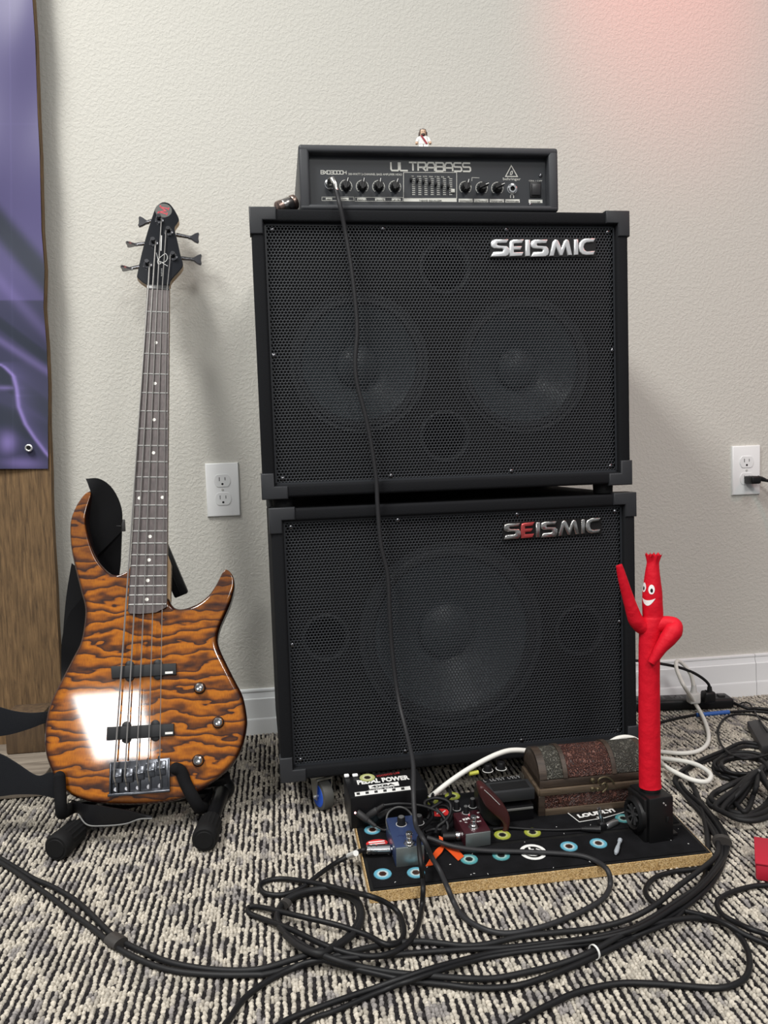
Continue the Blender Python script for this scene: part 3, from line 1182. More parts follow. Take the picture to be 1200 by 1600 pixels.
# equalizer
eq_m = []
for k in range(7):
    u = 642 + 9.65 * k
    for v in (279.5, 282.7, 286, 289, 292, 295, 298, 301, 304):
        eq_m.append(fill_px(u + 2.0, v - .45, u + 6.6, v + .45))
obj('equalizer_marks', eq_m + [label_text('50', 643, 646, 276.5, .003), label_text('160', 651, 657, 276.7, .003), label_text('375', 660.5, 667, 276.9, .003), label_text('750', 670, 676, 277.1, .003),
                               label_text('1.5k', 679, 686, 277.3, .003), label_text('3k', 689, 694, 277.5, .003), label_text('7k', 699, 703, 277.7, .003)], INK, amp)
for k in range(7):
    u = 642 + 9.65 * k
    sl = obj('slider_slot', [fill_px(u - .7, 278, u + .7, 306, 0, .0002)], BLACKM, amp)
    v = (281, 282, 284, 285, 288, 290, 292)[k]
    kn = am(u, v)
    obj('slider_knob', [(box_bm((-.0016, -.0030, 0), (.0016, .0030, .007), .0006), kn)], BLACK, sl)
obj('equalizer_button', [(box_bm((-.0036, -.0030, 0), (.0036, .0030, .0022), .0006), am(707, 298.5))], INK, amp)

# rotary knobs
for (u, v, a) in ((540.5, 291, .3), (566, 291.5, .2), (591.5, 291.8, .2), (617, 292.2, .35), (727, 293, .3), (752.5, 294, 1.2), (777, 294.3, 1.2)):
    M0 = am(u, v)
    pts = []
    for k in range(25):
        b_ = math.radians(-50 + 280 * k / 24)
        pts.append((.0100 * math.cos(b_), .0100 * math.sin(b_)))
    dial = [(stroke_bm(pts, .0007, 0, .0003), M0.copy())]
    for k in range(11):
        b_ = math.radians(-50 + 280 * k / 10)
        dial.append((stroke_bm([(.0084 * math.cos(b_), .0084 * math.sin(b_)), (.0094 * math.cos(b_), .0094 * math.sin(b_))], .0005, 0, .0003), M0.copy()))
    kn = obj('control_knob', [(lathe_bm([(.0074, 0), (.0076, .003), (.0066, .0045), (.0062, .013), (.0056, .0138)], 24), M0), (prism_bm([(-.0022, -.0082), (.0022, -.0082), (.0018, .0085), (-.0018, .0085)], .006, .0165, .0006), M0 @ Rz(-a))], BLACK, amp)
    obj('dial_marks', dial, INK, kn)
    obj('pointer', [(box_bm((-.0005, .003, .0164), (.0005, .0086, .0170)), M0 @ Rz(-a))], WHITEINK, kn)

# jacks
for (u, v) in ((515.5, 288), (800, 295.5)):
    jk = obj('jack', [(lathe_bm([(.0040, .0005), (.0040, .004), (.0062, .004), (.0070, .003), (.0075, .0016), (.0085, .0012), (.0088, 0)], 24, False, False), am(u, v))], CHROME, amp)
    obj('jack_hole', [(lathe_bm([(.0041, .0004), (.0041, .0008)], 18), am(u, v))], BLACKM, jk)
hp = AP.loc(800, 306.5)
pts = [(hp.x + .0028 * math.cos(math.radians(a)), hp.y + .0028 * math.sin(math.radians(a))) for a in range(-20, 201, 20)]
obj('headphone_symbol', [(stroke_bm(pts, .0008, 0, .0003), AP.M.copy()), (box_bm((hp.x - .0034, hp.y - .0030, 0), (hp.x - .0020, hp.y + .0002, .0003)), AP.M.copy()), (box_bm((hp.x + .0020, hp.y - .0030, 0), (hp.x + .0034, hp.y + .0002, .0003)), AP.M.copy())], INK, amp)
ps = obj('power_switch', [(box_bm((-.0098, -.0128, 0), (.0098, .0128, .0018), .0008), am(836.5, 296.5))], BLACK, amp)
rk = box_bm((-.0072, -.0088, 0), (.0072, .0088, .005), .0006)
obj('rocker', [(rk, am(836.5, 297) @ T(0, 0, .0005) @ Rx(.12))], mat('rocker_plastic', (.03, .03, .032), .35), ps)
for (u, v) in ((844.5, 274.5), (828, 320)):
    obj('panel_screw', [(lathe_bm([(.0032, 0), (.0030, .001), (.0014, .0018)], 12), am(u, v))], DKCHROME, amp)
# triangle emblem with ear figure
e0 = AP.loc(799, 268.5)
tri = [(e0.x + .0118 * math.cos(math.radians(a)), e0.y - .0018 + .0118 * math.sin(math.radians(a))) for a in (90, 210, 330, 90)]
sw = [(e0.x - .0022, e0.y - .0052), (e0.x - .0012, e0.y - .0005), (e0.x + .0012, e0.y + .0014), (e0.x + .0020, e0.y - .0006), (e0.x + .0010, e0.y - .0038), (e0.x - .0010, e0.y - .0052)]
obj('emblem', [(stroke_bm(tri, .0014, 0, .0004), AP.M.copy()), (stroke_bm(sw, .0011, 0, .0004), AP.M.copy()), label_text('behringer', 785.5, 813, 281.5, .0062)], INK, amp)


# ================================================================== BASS GUITAR
Nn = ony(246, 449, -.14)
Sn = ony(214, 1210, -.455)
av = (Nn - Sn).normalized()
G = Plane(Sn, Vector((1, .04, 0)) - av * Vector((1, .04, 0)).dot(av), av)
# make X strictly across the neck
Xg = (Vector((1, .04, 0)) - av * Vector((1, .04, 0)).dot(av)).normalized()
G.X, G.Y = Xg, av
G.N = G.X.cross(G.Y)
G.M = mtx(G.O, G.X, G.Y, G.N)
ZT = -.0135           # body top below the strings
TH = .040
gt = thing('bass_guitar', 'five string bass guitar with amber quilted top leaning on a black stand', 'bass guitar', Sn + G.Y * -.06)

OUT = [(205, 884), (201, 889), (195, 893.5), (183, 897), (173, 895), (164, 888), (152, 873), (142, 850), (135.5, 825), (134, 809), (137, 792), (141.5, 776), (142, 768), (138, 767), (129, 775), (118, 791), (110.5, 809), (108.5, 825),
       (109.5, 850), (113, 872), (119, 898), (126, 926), (130.5, 943), (131.5, 962), (125.5, 1000), (112.5, 1027), (95, 1061), (79, 1093), (70.5, 1122), (68, 1148), (69.5, 1175), (75.5, 1196), (83, 1213), (100, 1236), (118, 1246.5), (139, 1253.5),
       (174, 1258), (217, 1258), (247, 1256), (281, 1250.5), (308, 1239), (326, 1228), (352, 1208), (369, 1187), (379.5, 1164), (385.5, 1137), (385.5, 1119), (379.5, 1088), (367, 1063), (351.5, 1032), (342, 1010), (340, 996), (343, 981), (350, 964), (358.5, 945), (364, 928),
       (366.5, 912), (363.5, 898), (355, 889.5), (348, 893), (338, 912), (325, 930), (307, 943), (287, 950), (275, 949.5), (268, 944), (264.5, 936)]
outl = [G.loc(u, v, ZT) for u, v in OUT]
outl = smooth_path([(p.x, p.y, 0) for p in outl], 4, closed=False)
# close through the neck pocket
dense = [Vector((p.x, p.y)) for p in outl]
A_ = sum(dense[i].x * dense[(i + 1) % len(dense)].y - dense[(i + 1) % len(dense)].x * dense[i].y for i in range(len(dense)))
if A_ < 0:
    dense.reverse()
# resample the closing edge
a0, b0 = dense[-1], dense[0]
dense += [a0.lerp(b0, k / 6) for k in range(1, 6)]
nD = len(dense)
nrm = []
for i in range(nD):
    t_ = (dense[(i + 2) % nD] - dense[(i - 2) % nD]).normalized()
    nrm.append(Vector((t_.y, -t_.x)))


room = []
for i in range(nD):
    best = .05
    for j in range(nD):
        if min((i - j) % nD, (j - i) % nD) < 5:
            continue
        q_ = dense[j] - dense[i]
        if q_.dot(nrm[i]) < -.3 * q_.length:
            best = min(best, q_.length)
    room.append(best)
room = [min(room[(i + k) % nD] for k in range(-4, 5)) for i in range(nD)]
inset_k = [min(1.0, max(.08, r_ * .40 / .0300)) for r_ in room]
inset_k = [sum(inset_k[(i + k) % nD] for k in range(-3, 4)) / 7 for i in range(nD)]


def body_mesh():
    bm = bmesh.new()
    bl = bm.verts.layers.float.new('burst')
    gp_ = bm.verts.layers.float_vector.new('gpos')
    rings = [(-.0300, 0.0004, 0.0), (-.0200, .0004, .14), (-.0125, .0003, .50), (-.0090, 0.0, .70), (-.0062, -.0008, .88), (-.0036, -.0024, .97), (-.0016, -.0046, 1), (-.0003, -.0076, 1), (0, -.0110, 1), (0, -TH + .007, 1), (.0002, -TH + .003, 1), (-.003, -TH, 1)]
    RV = []
    for o_, z_, bz_ in rings:
        row = []
        for i in range(nD):
            oo = o_ * inset_k[i] if o_ < 0 else o_
            p = dense[i] + nrm[i] * oo
            v = bm.verts.new(G.M @ Vector((p.x, p.y, ZT + z_)) - OFF[gt.name])
            v[bl] = max(bz_, min(.62, max(0.0, (.062 - room[i]) / .05)))
            v[gp_] = Vector((p.x, p.y, 0))
            row.append(v)
        RV.append(row)
    for a, b in zip(RV, RV[1:]):
        for i in range(nD):
            bm.faces.new((a[i], a[(i + 1) % nD], b[(i + 1) % nD], b[i]))
    for row in (RV[0], RV[-1]):
        loc = [(G.M.inverted() @ (v.co + OFF[gt.name])) for v in row]
        for tri_ in tessellate_polygon([[Vector((p.x, p.y, 0)) for p in loc]]):
            try:
                bm.faces.new([row[k] for k in tri_])
            except ValueError:
                pass
    bmesh.ops.recalc_face_normals(bm, faces=bm.faces[:])
    me = bpy.data.meshes.new('body')
    bm.to_mesh(me)
    bm.free()
    for p in me.polygons:
        p.use_smooth = True
    me.set_sharp_from_angle(angle=math.radians(50))
    return me


body = link('body', body_mesh(), quilt_material(), gt)
body['label'] = 'amber quilted maple body with dark burst edge'


def gp(u, v, z):
    q = G.loc(u, v, z)
    return q


NECKWOOD = wood('maple_neck', (.30, .17, .07), (.52, .34, .17), 40, 10, .4, .05)
ROSEW = wood('rosewood_fretboard', (.038, .027, .027), (.105, .080, .078), 180, 14, .5, .15)
FB0, FB1 = -.0065, -.0030      # fretboard top at body end / at nut, below the strings
nutL, nutR = gp(229.5, 451, FB1), gp(264.5, 448.5, FB1)
endL, endR = gp(199.5, 955, FB0), gp(260.5, 948, FB0)
endB = gp(232, 958, FB0)


def fb_top(y):
    return FB0 + (FB1 - FB0) * (y - endL.y) / (nutL.y - endL.y)


def fb_x(y, s):
    a, b = (endL, nutL) if s < 0 else (endR, nutR)
    return a.x + (b.x - a.x) * (y - a.y) / (b.y - a.y)


def slab_pts(ptsTop, thick):
    """closed outline of local (x, y, z) points, extruded by -thick along the normal."""
    bm = bmesh.new()
    f = bm.faces.new([bm.verts.new(p) for p in ptsTop])
    r = bmesh.ops.extrude_face_region(bm, geom=[f])
    for g in r['geom']:
        if isinstance(g, bmesh.types.BMVert):
            g.co.z -= thick
    bmesh.ops.recalc_face_normals(bm, faces=bm.faces[:])
    bmesh.ops.triangulate(bm, faces=[f_ for f_ in bm.faces if len(f_.verts) > 4])
    return bm


board = []
for k in range(21):
    y = nutL.y + (endL.y - nutL.y) * k / 20
    board.append((fb_x(y, -1), y, fb_top(y)))
ec = [(endL.x + .004, endL.y - .004, FB0), (endL.x + .02, endB.y - .001, FB0), (endR.x - .018, endB.y + .001, FB0), (endR.x - .003, endR.y - .002, FB0)]
board += ec
for k in range(21):
    y = endR.y + (nutR.y - endR.y) * k / 20
    board.append((fb_x(y, 1), y, fb_top(y)))
fb = obj('fretboard', (slab_pts(board, .006), G.M), ROSEW, gt)
# frets by the rule of the twelfth root of two
SCALE = nutL.y + .004
fret_px = [487.5, 520.5, 553, 584.5, 614, 642.5, 670, 696.5, 721.5, 745.5, 767.8, 789.3, 810, 829.7, 848.6, 866.8, 883.6, 900, 915.3, 929.5, 944.2]
for n_, vpx in enumerate(fret_px):
    y = gp(232, vpx, (FB0 + FB1) / 2).y
    zt = fb_top(y)
    xa, xb = fb_x(y, -1) + .0008, fb_x(y, 1) - .0008
    obj('fret', (tube_bm([(xa, y, zt), (xb, y, zt)], .0013, 6), G.M), STEEL, fb)
for (u, v) in ((244, 536.5), (242.5, 600), (241, 656.5), (240, 708), (218, 778.5), (254, 777.5), (234.5, 838.5), (233, 875), (231, 907), (229.5, 936.5)):
    q = gp(u, v, FB0)
    obj('inlay_dot', (lathe_bm([(.0032, 0), (.0030, .0003)], 16), G.M @ T(q.x, q.y, fb_top(q.y) - .0001)), mat('pearl', (.82, .80, .74), .3), fb)
obj('neck', [(slab_pts([(fb_x(y_, s_) * 1.0, y_, fb_top(y_) - .0058) for y_, s_ in ((nutL.y + .004, -1), (endL.y, -1), (endR.y, 1), (nutR.y + .004, 1))], .011), G.M),
             (slab_pts([(p[0], p[1], -.02) for p in ((gp(262, 866, -.02).x, gp(262, 866, -.02).y), (gp(267, 880, -.02).x, gp(267, 880, -.02).y), (gp(266, 945, -.02).x, gp(266, 945, -.02).y), (gp(205, 945, -.02).x, gp(205, 945, -.02).y), (gp(205, 890, -.02).x, gp(205, 890, -.02).y))], .02), G.M)], NECKWOOD, gt)
obj('nut', (box_bm((nutL.x, nutL.y - .001, FB1 - .003), (nutR.x, nutR.y + .003, FB1 + .0012), .0005), G.M), mat('black_nut', (.02, .02, .02), .3), gt)

# headstock
HZ = -.010
HS = [(231.5, 446), (222, 440), (215, 433.5), (214.5, 428), (222, 393), (231, 360), (240, 332), (244, 323), (250, 317.5), (256, 315.5), (264, 317.5), (270, 324), (275, 332), (279.5, 342), (277, 348), (273, 354), (273.5, 362), (276, 371), (282, 398), (286, 413), (281, 422), (271, 433), (266.5, 439), (265.5, 445)]
hp_ = [gp(u, v, HZ) for u, v in HS]
hpts = smooth_path([(p.x, p.y, 0) for p in hp_], 3)
HEADBLK = mat('black_gloss_headstock', (.004, .005, .008), .2, spec=.4)
hb_ = obj('headstock', [(prism_bm([(p.x, p.y) for p in hpts], HZ - .0145, HZ - .0022), G.M)], NECKWOOD, gt)
obj('headstock_veneer', [(prism_bm([(p.x, p.y) for p in hpts], HZ - .0022, HZ, .0008), G.M)], HEADBLK, hb_)
c_ = gp(255.5, 329, HZ)
r_ = .0163
sticker = obj('round_sticker', [(lathe_bm([(r_, 0), (r_, .0004)], 32), G.M @ T(c_.x, c_.y, HZ))], mat('charcoal_sticker', (.075, .075, .07), .55), hb_)
ml = [(-.0095, -.0085, .0095, -.0085)]
ms = [[(-.0062, -.0085), (-.0062, .0085)], [(-.0066, .0085), (0, -.0045), (.0066, .0085)], [(.0062, .0085), (.0062, -.0085)], [(-.0095, -.0085), (-.0030, -.0085)], [(.0030, -.0085), (.0095, -.0085)], [(-.0098, .0085), (-.0055, .0085)], [(.0055, .0085), (.0098, .0085)]]
REDST = mat('red_sticker_print', (.50, .04, .06), .5)
obj('sticker_letter', [(stroke_bm(l_, .0024, 0, .0003), G.M @ T(c_.x, c_.y, HZ + .0004) @ Rz(1.35)) for l_ in ms], REDST, sticker)
c2 = gp(253, 404, HZ)
k_ = pxm(G.M @ Vector((c2.x, c2.y, HZ)))
scrib = [(-9, 10), (-7, 3), (-5, -4), (-1, -8), (-5, -10), (-6, -3), (-1, 4), (5, 9), (8, 4), (7, -3), (2, -7), (-2, -5), (3, -9), (9, -13)]
lpts = smooth_path([(a * k_, b * k_, 0) for a, b in scrib], 5)
sig = [(stroke_bm([(p.x, p.y) for p in lpts], .0010, 0, .0003), G.M @ T(c2.x, c2.y, HZ))]
v1 = gp(251.5, 392, HZ)
sig += [(stroke_bm([(v1.x, v1.y), (gp(252.5, 368, HZ).x, gp(252.5, 368, HZ).y)], .0020, 0, .0003), G.M @ T(0, 0, HZ))]
for k__ in range(5):
    a_, b__ = gp(251.6, 431 - 2.6 * k__, HZ), gp(253.4, 430.6 - 2.6 * k__, HZ)
    sig += [(stroke_bm([(a_.x, a_.y), (b__.x, b__.y)], .0010, 0, .0003), G.M @ T(0, 0, HZ))]
obj('signature', sig, WHITEINK, hb_)

# tuners
posts_ = [(249, 343.5), (240, 379.5), (230.5, 414), (263.5, 362.5), (270.5, 401.5)]
keys = [((225.5, 347), -1, 0), ((207, 382), -1, 1), ((199, 419.5), -1, 1), ((302, 371.5), 1, 0), ((306, 405.5), 1, 0)]
post_top = []
for (pu, pv), ((ku, kv), sd, edgeon) in zip(posts_, keys):
    p = gp(pu, pv, HZ)
    pm = G.M @ T(p.x, p.y, HZ)
    tn = obj('tuner', [(lathe_bm([(.0085, 0), (.0085, .0012), (.0062, .0022), (.0046, .003), (.0044, .009), (.0035, .010), (.0046, .011), (.0046, .0135), (.0040, .0142)], 18), pm)], DKCHROME, gt)
    post_top.append(Vector((p.x, p.y, HZ + .009)))
    kq = gp(ku, kv, HZ - .014)
    px2 = G.loc(pu + sd * 12, pv + (kv - pv) * .5, HZ - .014)
    rod = tube_bm([(px2.x, px2.y, HZ - .014), (kq.x - sd * .004, kq.y, HZ - .014)], [.0042, .0030], 10)
    # butterfly key
    s_ = .0125
    bf = [(-.010, -.0028), (-.004, -.0040), (.003, -.0095), (.0095, -.0125), (.0115, -.009), (.0105, -.003), (.0105, .003), (.0115, .009), (.0095, .0125), (.003, .0095), (-.004, .0040), (-.010, .0028)]
    KM = G.M @ T(kq.x, kq.y, HZ - .014) @ (Matrix.Identity(4) if sd > 0 else Rz(PI)) @ Rx(.0 if not edgeon else 1.35)
    obj('tuner_key', [(rod, G.M), (prism_bm(bf, -.0022, .0022, .001), KM)], DKCHROME, tn)

# strings
SX0 = [231.5, 238.3, 245.8, 253.4, 261.0]
SX1 = [178, 195, 213, 231.3, 249.4]
SY1 = [1212, 1211, 1207, 1202.5, 1199]
RADS = [.00140, .00120, .00098, .00080, .00066]
order = [2, 1, 0, 3, 4]
STR = mat('steel_string', (.58, .56, .53), .3, .9)
tuner_for = {0: 2, 1: 1, 2: 0, 3: 3, 4: 4}
for k in range(5):
    a = G.loc(SX1[k], SY1[k], 0.0)
    b = G.loc(SX0[k], 449.5, 0.0)
    tl = post_top[tuner_for[k]]
    c = G.loc(SX1[k] + 2.5, 1232, 0)
    path = [Vector((c.x, c.y, -.010)), Vector((a.x, a.y - .003, -.0005)), Vector((a.x, a.y, 0)), Vector((b.x, b.y, FB1 + .0012)), Vector((tl.x - .0045 * (1 if k > 2 else -1), tl.y, tl.z - .004))]
    obj('string', (tube_bm(path, RADS[k], 6), G.M), STR, gt)

# pickups
PICK = mat('black_pickup', (.016, .017, .019), .5, spec=.3)
for (tl_, tr_, br_, bl_, ears) in (((173, 1041), (275, 1036), (275.5, 1054), (174.5, 1060), ((203, 247))), ((167, 1136), (271.5, 1130.5), (272, 1149.5), (166, 1157), ((198, 243)))):
    z1 = ZT + .0075
    c4 = [gp(*p, z1) for p in (tl_, tr_, br_, bl_)]
    pts = [(q.x, q.y) for q in c4]
    if A_ is None:
        pass
    pk = obj('pickup', [(prism_bm(pts[::-1], ZT - .003, z1, .0012, 2), G.M)], PICK, gt)
    for eu in ears:
        for up in (1, -1):
            e_ = gp(eu, (tl_[1] + (tr_[1] - tl_[1]) * (eu - tl_[0]) / 102) if up > 0 else (bl_[1] + (br_[1] - bl_[1]) * (eu - bl_[0]) / 102), ZT)
            ea = obj('mounting_ear', [(lathe_bm([(.0072, -.002), (.0072, .0042), (.006, .005)], 18), G.M @ T(e_.x, e_.y, ZT))], PICK, pk)
            if (up > 0) == (eu > 220):
                pass
    w_ = [gp(u, v, z1) for u, v in ((258, tr_[1] + 13.5), (270, tr_[1] + 12.8), (270, tr_[1] + 16.3), (258, tr_[1] + 17))]
    lb = text_bm('PICKUP', .0036, .0001)
    lb.free()
    obj('white_label', [(prism_bm([(q.x, q.y) for q in w_][::-1], z1, z1 + .0002), G.M)], WHITEINK, pk)
for (u, v) in ((311.5, 1074.5), (340.5, 1128.5), (309, 1188.5)):
    q = gp(u, v, ZT + .012)
    KMm = G.M @ T(q.x, q.y, ZT)
    kb = obj('control_knob', [(lathe_bm([(.0098, .0), (.0098, .004), (.0084, .0052), (.0082, .0085)], 28), KMm)], BLACK, gt)
    obj('chrome_cap', [(lathe_bm([(.0083, .0083), (.0080, .0130), (.0070, .0150), (.0045, .0156), (.0040, .0146), (.0015, .0143)], 28), KMm)], mat('smoky_chrome', (.38, .38, .38), .15, 1.0), kb)

# bridge
bz0 = ZT
BR = [gp(u, v, bz0 + .003) for u, v in ((173.5, 1191), (265.5, 1184), (265.5, 1235), (171.5, 1244))]
bl0, br0 = BR[3], BR[2]
bang = math.atan2(BR[1].y - BR[0].y, BR[1].x - BR[0].x)
BM = G.M @ T(BR[3].x, BR[3].y, ZT) @ Rz(bang)
bw = (Vector(BR[2]) - Vector(BR[3])).length
bh = (Vector(BR[0]) - Vector(BR[3])).length
BRID = mat('black_nickel_bridge', (.10, .105, .118), .24, .9)
brg = obj('bridge', [(box_bm((0, 0, 0), (bw, bh, .003), .0006), BM), (box_bm((-.002, -.001, 0), (bw + .001, .0035, .0125), .001), BM), (box_bm((-.0005, 0, 0), (.0022, bh * .98, .009), .0008), BM), (box_bm((bw - .0022, 0, 0), (bw + .0005, bh * .98, .009), .0008), BM)], BRID, gt)
for k in range(5):
    x0 = .004 + (bw - .008) * k / 5
    x1 = x0 + (bw - .008) / 5 - .0018
    sy = G.loc(SX1[k], SY1[k], 0)
    ly = (BM.inverted() @ (G.M @ Vector((sy.x, sy.y, 0)))).y
    sd = obj('saddle', [(box_bm((x0, ly - .012, .003), (x1, ly + .010, .0100), .001), BM), (box_bm((x0 + .001, ly - .004, .009), (x1 - .001, ly + .001, -ZT - .0012), .0008), BM)], BRID, brg)
    obj('screw', [(tube_bm([((x0 + x1) / 2, .003, .007), ((x0 + x1) / 2, ly - .01, .007)], .0016, 8), BM), (lathe_bm([(.0034, 0), (.0034, .0025)], 12), BM @ T((x0 + x1) / 2 - .002, .0095, .0028)), (tube_bm([(x0 + .004, ly + .010, .010), (x0 + .004, ly + .018, .010)], .0014, 6), BM)], DKCHROME, sd)
# strap button, upper horn
qb = gp(149.5, 767.5, ZT - .02)
obj('strap_button', [(lathe_bm([(.004, 0), (.0035, .006), (.007, .008), (.0065, .0105)], 16), G.M @ T(qb.x, qb.y, ZT - .02) @ Ry(.6) @ Rx(-.9))], DKCHROME, gt)

# ================================================================== STRAP
LEATH = mat('black_leather', (.006, .006, .007), .38, spec=.35, bump=(350, .2, .0006))
WEB = mat('black_nylon_webbing', (.009, .010, .013), .62, spec=.3, bump=(500, .3, .0008))
EDGEST = mat('grey_leather_edge', (.16, .16, .155), .6)
strap = thing('guitar_strap', 'black strap hanging from the upper horn of the bass to the floor', 'strap', (-.29, -.36, 0))


def rib(lst, th=.0025, per=5):
    A = smooth_path([ony(a[0], a[1], y) for a, b, y in lst], per)
    B = smooth_path([ony(b[0], b[1], y) for a, b, y in lst], per)
    return ribbon_bm(A, B, th)


obj('leather_end', [rib([((134, 748), (141, 764), -.268), ((153, 747.5), (142, 779), -.266), ((170, 757), (140, 796), -.262), ((183, 775), (137, 818), -.258), ((191, 800), (138, 850), -.254), ((190, 830), (140, 880), -.25)])], LEATH, strap)
obj('buckle', [(box_bm((-.003, -.003, -.011), (.003, .003, .011), .0012), T(ony(193, 821, -.25))), tube_bm([ony(150, 819, -.2555), ony(189, 822, -.2525)], .0009, 6)], mat('dark_buckle', (.05, .05, .05), .35), strap)
obj('upper_webbing', [rib([((142, 800), (191, 815), -.246), ((141, 850), (190, 850), -.240), ((145, 890), (187, 895), -.234), ((130, 930), (175, 945), -.228), ((108, 960), (155, 990), -.222), ((97, 1000), (140, 1030), -.22), ((96, 1050), (135, 1070), -.22), ((98, 1110), (140, 1110), -.24)]),
                      rib([((112, 880), (132, 895), -.150), ((104, 930), (135, 940), -.150), ((99, 985), (136, 990), -.152), ((96, 1045), (130, 1050), -.155), ((99, 1100), (135, 1100), -.16)])], LEATH, strap)
obj('webbing', [rib([((100, 1108), (100, 1128), -.32), ((72, 1112), (72, 1129.5), -.335), ((48, 1114), (48, 1138), -.34), ((22, 1111), (22, 1146), -.34), ((0, 1105), (0, 1150), -.335), ((-30, 1096), (-30, 1152), -.33), ((-90, 1090), (-90, 1150), -.32)])], WEB, strap)
obj('floor_webbing', [rib([((-90, 1160), (-90, 1262), -.41), ((-30, 1172), (-30, 1246), -.42), ((0, 1178), (0, 1244), -.425), ((25, 1192), (25, 1241), -.43), ((57, 1212), (57, 1241), -.437), ((78, 1207), (78, 1245), -.44), ((100, 1212), (100, 1252), -.435)], .003)], WEB, strap)
obj('lower_leather_end', [rib([((112, 1250), (118, 1266), -.44), ((130, 1256), (128, 1275), -.455), ((150, 1258), (136, 1287), -.465), ((175, 1262), (160, 1289), -.47), ((200, 1266), (195, 1286), -.472), ((215, 1270), (222, 1279), -.474), ((238, 1275), (237, 1279), -.474)], .003)], LEATH, strap)
obj('leather_edge', [tube_bm(smooth_path([ony(122, 1272, -.46), ony(136, 1288.5, -.470), ony(160, 1290.5, -.475), ony(195, 1287.5, -.477), ony(218, 1280, -.479), ony(238, 1279, -.479)]), .0012, 6)], EDGEST, strap)

# ================================================================== GUITAR STAND
STM = mat('black_stand_steel', (.006, .006, .007), .35, spec=.35)
stand = thing('guitar_stand', 'black folding guitar stand holding the bass, with ribbed rubber feet', 'guitar stand', (-.18, -.42, 0))


def gw(u, v, h):
    q = G.loc(u, v, h)
    return G.M @ q


def leg(footpx, r, end):
    f = onz(footpx[0], footpx[1], r)
    d = (end - f).normalized()
    lg = obj('leg', [tube_bm([f + d * .01, end], .0125, 14)], STM, stand)
    prof = []
    ribs = bmesh.new()
    n = 36
    rings = []
    stations = [(0, .86), (.004, .98), (.010, 1.0), (.018, 1.0), (.022, .93), (.058, .90), (.062, .80)]
    for s_, k_ in stations:
        ring = []
        for j in range(n):
            rr = r * k_ * (1.0 if not (.02 < s_ < .06) else (1.04 if j % 2 == 0 else .94))
            ring.append(ribs.verts.new((rr * math.cos(2 * PI * j / n), rr * math.sin(2 * PI * j / n), s_)))
        rings.append(ring)
    for a, b in zip(rings, rings[1:]):
        for j in range(n):
            ribs.faces.new((a[j], a[(j + 1) % n], b[(j + 1) % n], b[j]))
    ribs.faces.new(rings[0][::-1])
    ribs.faces.new(rings[-1])
    bmesh.ops.recalc_face_normals(ribs, faces=ribs.faces[:])
    ft = obj('rubber_foot', [(ribs, T(f) @ rot_to(d)), (lathe_bm([(r * .62, -.0012), (r * .66, -.0012), (r * .70, 0)], 24), T(f) @ rot_to(d))], BLACKM, lg)
    return lg


hubL = onz(172, 1252, .020)
leg((87, 1326), .0205, hubL)
hubR = onz(349, 1232, .024)
leg((319, 1313), .0200, hubR)
obj('leg', [tube_bm([hubL, Vector((-.16, -.30, .11)), Vector((-.13, -.17, .014))], .011, 12)], STM, stand)
obj('frame', [tube_bm(smooth_path([ony(355, 1214, -.40), ony(300, 1225, -.38), hubL, ony(230, 1150, -.33), ony(255, 1000, -.265), ony(258, 900, -.235)]), .0115, 12),
              (sphere_bm(.020), T(hubR)), (sphere_bm(.018), T(hubL))], STM, stand)
pa, pb2 = ony(250, 850, -.225), ony(284, 930, -.225)
dd = (pb2 - pa).normalized()
obj('neck_rest', [(box_bm((-.013, -.009, 0), (.013, .009, (pb2 - pa).length), .003), mtx(pa, dd.cross(Vector((0, -1, 0))).normalized(), Vector((0, -1, 0)), dd)),
                  (box_bm((-.0015, -.0105, 0), (.0015, .0105, (pb2 - pa).length * .98), .001), mtx(pa, dd.cross(Vector((0, -1, 0))).normalized(), Vector((0, -1, 0)), dd))], BLACK, stand)
# foam arms: from behind, under the body edge and up its front
zf = ZT + .0105
armL = [gw(112, 1262, -.085), gw(104, 1268, -.06), gw(97, 1271, -.02), gw(96, 1268, zf - .006), gw(95, 1255, zf), gw(94, 1235, zf), gw(93, 1214, zf)]
obj('foam_arm', [tube_bm(smooth_path(armL, 6), .0091, 14), (sphere_bm(.0091, 14, 8), T(armL[-1]))], FOAM, stand)
armR = [gw(318, 1262, -.085), gw(316, 1262, -.05), gw(312, 1262, -.02), gw(308, 1257, zf - .006), gw(300, 1243, zf), gw(290, 1224, zf), gw(283, 1206, zf + .001), gw(275, 1201, zf + .003)]
obj('foam_arm', [tube_bm(smooth_path(armR, 6), [.0100] * 43, 14), (sphere_bm(.0100, 14, 8), T(armR[-1]))], FOAM, stand)
obj('cross_bar', [tube_bm([gw(112, 1262, -.085), hubL, ony(330, 1240, -.38), gw(318, 1262, -.085)], .010, 10)], STM, stand)

